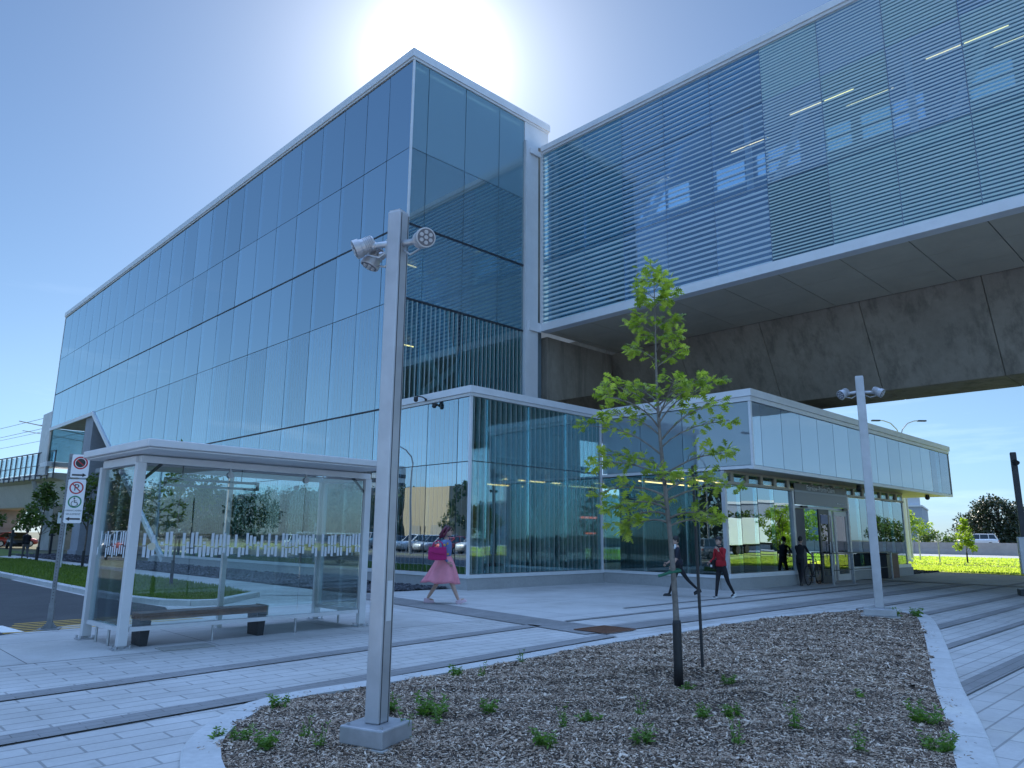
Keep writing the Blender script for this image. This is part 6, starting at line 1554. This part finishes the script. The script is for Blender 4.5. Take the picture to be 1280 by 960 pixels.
def f(b):
    n = 10; vs = []
    for z, wx, wy in ((0,.20,.075),(.02,.215,.085),(.18,.215,.075),(.30,.20,.045)):
        for x_, y_ in ((-1,-1),(-.5,-1.12),(0,-1.15),(.5,-1.12),(1,-1),(1,1),(.5,1.1),(0,1.12),(-.5,1.1),(-1,1)): vs.append((x_*wx-.02*z, y_*wy, z+.012*x_*x_))
    b.add(vs, [(j*n+k,j*n+(k+1)%n,(j+1)*n+(k+1)%n,(j+1)*n+k) for j in range(3) for k in range(n)]+[tuple(range(n))[::-1], tuple(range(3*n,4*n))])
part(bag, 'body', magenta, f, smooth=False, bevel=.008)
part(bag, 'strap', magenta, lambda b: (b.path([(-.14,-.05,.28),(-.10,-.06,.40),(.0,.0,.47),(.10,-.06,.40),(.13,-.05,.28)], .011, 6), b.path([(-.14,.05,.28),(-.08,.03,.42),(.02,.05,.46),(.10,.05,.40),(.13,.05,.28)], .011, 6)))
part(bag, 'flap', cloth('dark_magenta_leather', (.30,.01,.09), .1), lambda b: b.path([(-.15,-.094,.20),(-.05,-.098,.165),(.08,-.098,.15),(.17,-.09,.15)], .007, 6))

# --- the man with the lanyard, behind the oak trunk
black_c = cloth('black_cloth', (.014,.014,.018), .2); navy_c = cloth('black_shirt', (.02,.022,.035), .2); dkhair = mottled('dark_hair', (.02,.016,.014), .3, 14, .6)
m1 = Person('man in black with a white lanyard striding left behind the oak trunk', (18.02,11.74,0), 130, navy_c, black_c, black_plastic, dkhair, lean=3, legL=(-34,12), legR=(22,2), armL=((10,6),22), armR=((14,6),40), foot=(-24,8), scale=.955, sleeve=False, hips=.885)
part(m1.root, 'lanyard', white_ink, lambda b: (b.path([m1.P['neck0']+Vector((.07,.05,.03)),m1.P['chest']+Vector((.125,.03,.03)),m1.P['chest']+Vector((.14,.0,-.12))], .008, 5), b.path([m1.P['neck0']+Vector((.07,-.05,.03)),m1.P['chest']+Vector((.125,-.03,.03)),m1.P['chest']+Vector((.14,.0,-.12))], .008, 5)))
part(m1.root, 'collar', white_ink, lambda b: b.obox(m1.P['neck0']+Vector((.06,.07,.0)), (.03,.012,.07)))
part(m1.root, 'cap', black_plastic, lambda b: (b.ball(m1.hp(-.01,0,.055), (.10,.086,.085), 12, 8), b.obox(m1.hp(.12,0,.045), (.05,.06,.006))), smooth=True)
h, d = m1.hands['R']
M1 = Matrix.Rotation(R(130),3,'Z')
# --- person in the red jacket
redc = cloth('red_jacket_cloth', (.36,.012,.02), .12); whiteshoe = cloth('white_shoe', (.7,.7,.7), .05)
m2 = Person('person in a red jacket and black cap walking with a hand raised to the face', (18.55,10.72,0), 168, redc, black_c, whiteshoe, dkhair, lean=4, legL=(-20,16), legR=(14,3), armL=((22,6),122), armR=((8,4),58), foot=(-18,6), head=(8,6), scale=.955, build=1.08, hips=.89)
part(m2.root, 'cap', black_plastic, lambda b: (b.ball(m2.hp(-.012,0,.05), (.104,.09,.088), 12, 8), b.obox(m2.hp(.13,0,.05), (.055,.062,.006))), smooth=True)
part(m2.root, 'collar', black_c, lambda b: b.lathe([(.085,-.03),(.075,.03)], m2.P['neck0'], 14))
def bag2(b): b.obox((0,0,0),(.10,.05,.12))
h, d = m2.hands['R']; M2 = Matrix.Rotation(R(168),3,'Z')
bp = thing('belt_bag', 'black bag slung at the hip of the person in the red jacket', 'bag', Vector((18.55,10.72,0))+M2@(Vector((.10,-.17,.93))*.955), R(168))
part(bp, 'body', black_c, bag2, bevel=.02); part(bp, 'pale_tag', white_ink, lambda b: b.obox((.105,-.02,-.04),(.005,.03,.03)))
hL, dL = m2.hands['R']
ph = tag(part(None, 'phone', black_plastic, lambda b: b.obox((0,0,0),(.07,.035,.006)), bevel=.004), 'dark phone held out by the person in the red jacket', 'phone'); ph.location = Vector((18.55,10.72,0))+M2@((hL+dL*.05+Vector((0,.0,.035)))*.955); ph.rotation_euler = (0,0,R(168))

# --- distant walking man and the cyclist in the doorway
grey_tr = cloth('grey_trousers', (.10,.10,.11), .15)
Person('distant man in a dark jacket and grey trousers walking away on the path', (10.1,50.0,.012), 95, black_c, grey_tr, whiteshoe, dkhair, legL=(12,6), legR=(-14,12), scale=.97, build=1.15, foot=(4,-8))
cy = Person('dark dressed person pushing a bicycle towards the open doorway', (25.72,11.78,.0), 4, black_c, black_c, black_plastic, dkhair, lean=14, legL=(16,8), legR=(-16,14), armL=((38,6),30), armR=((42,6),30), foot=(2,-8), scale=.98)
bi = thing('bicycle', 'dark bicycle being pushed towards the open doorway', 'bicycle', (26.5,11.68,.0), R(4))
def wheel(x):
    w_ = part(bi, 'wheel', tyre_m, lambda b: [b.tube((x+.33*math.cos(2*PI*i/24),0,.345+.33*math.sin(2*PI*i/24)),(x+.33*math.cos(2*PI*(i+1)/24),0,.345+.33*math.sin(2*PI*(i+1)/24)),.018,n=6,cap=False) for i in range(24)])
    sub(w_, 'spokes', galv, lambda b: ([b.tube((x,0,.345),(x+.32*math.cos(2*PI*i/16),0,.345+.32*math.sin(2*PI*i/16)),.002,n=4,cap=False) for i in range(16)], b.tube((x,-.04,.345),(x,.04,.345),.02,n=8)))
wheel(-.52); wheel(.52)
part(bi, 'frame', dark_metal, lambda b: (b.tube((-.12,0,.30),(-.26,0,.82),.018), b.tube((-.12,0,.30),(.36,0,.72),.02), b.tube((-.24,0,.76),(.34,0,.80),.017), b.tube((.33,0,.90),(.52,0,.345),.016), b.tube((-.52,0,.345),(-.12,0,.30),.012), b.tube((-.52,0,.345),(-.25,0,.76),.011)))
part(bi, 'saddle', black_plastic, lambda b: b.ball((-.28,0,.88),(.13,.07,.03),10,6)); part(bi, 'handlebar', dark_metal, lambda b: b.path([(.30,-.28,.98),(.34,-.1,.96),(.34,.1,.96),(.30,.28,.98)], .014, 6))
part(bi, 'pedals', dark_metal, lambda b: (b.tube((-.12,-.1,.30),(-.12,.1,.30),.02), b.obox((-.02,.12,.22),(.05,.03,.01)), b.obox((-.22,-.12,.38),(.05,.03,.01)), b.bar((-.12,.08,.3),(-.02,.08,.22),.015), b.bar((-.12,-.08,.3),(-.22,-.08,.38),.015)))

for o in bpy.data.objects:
    if '_w' in o: del o['_w']
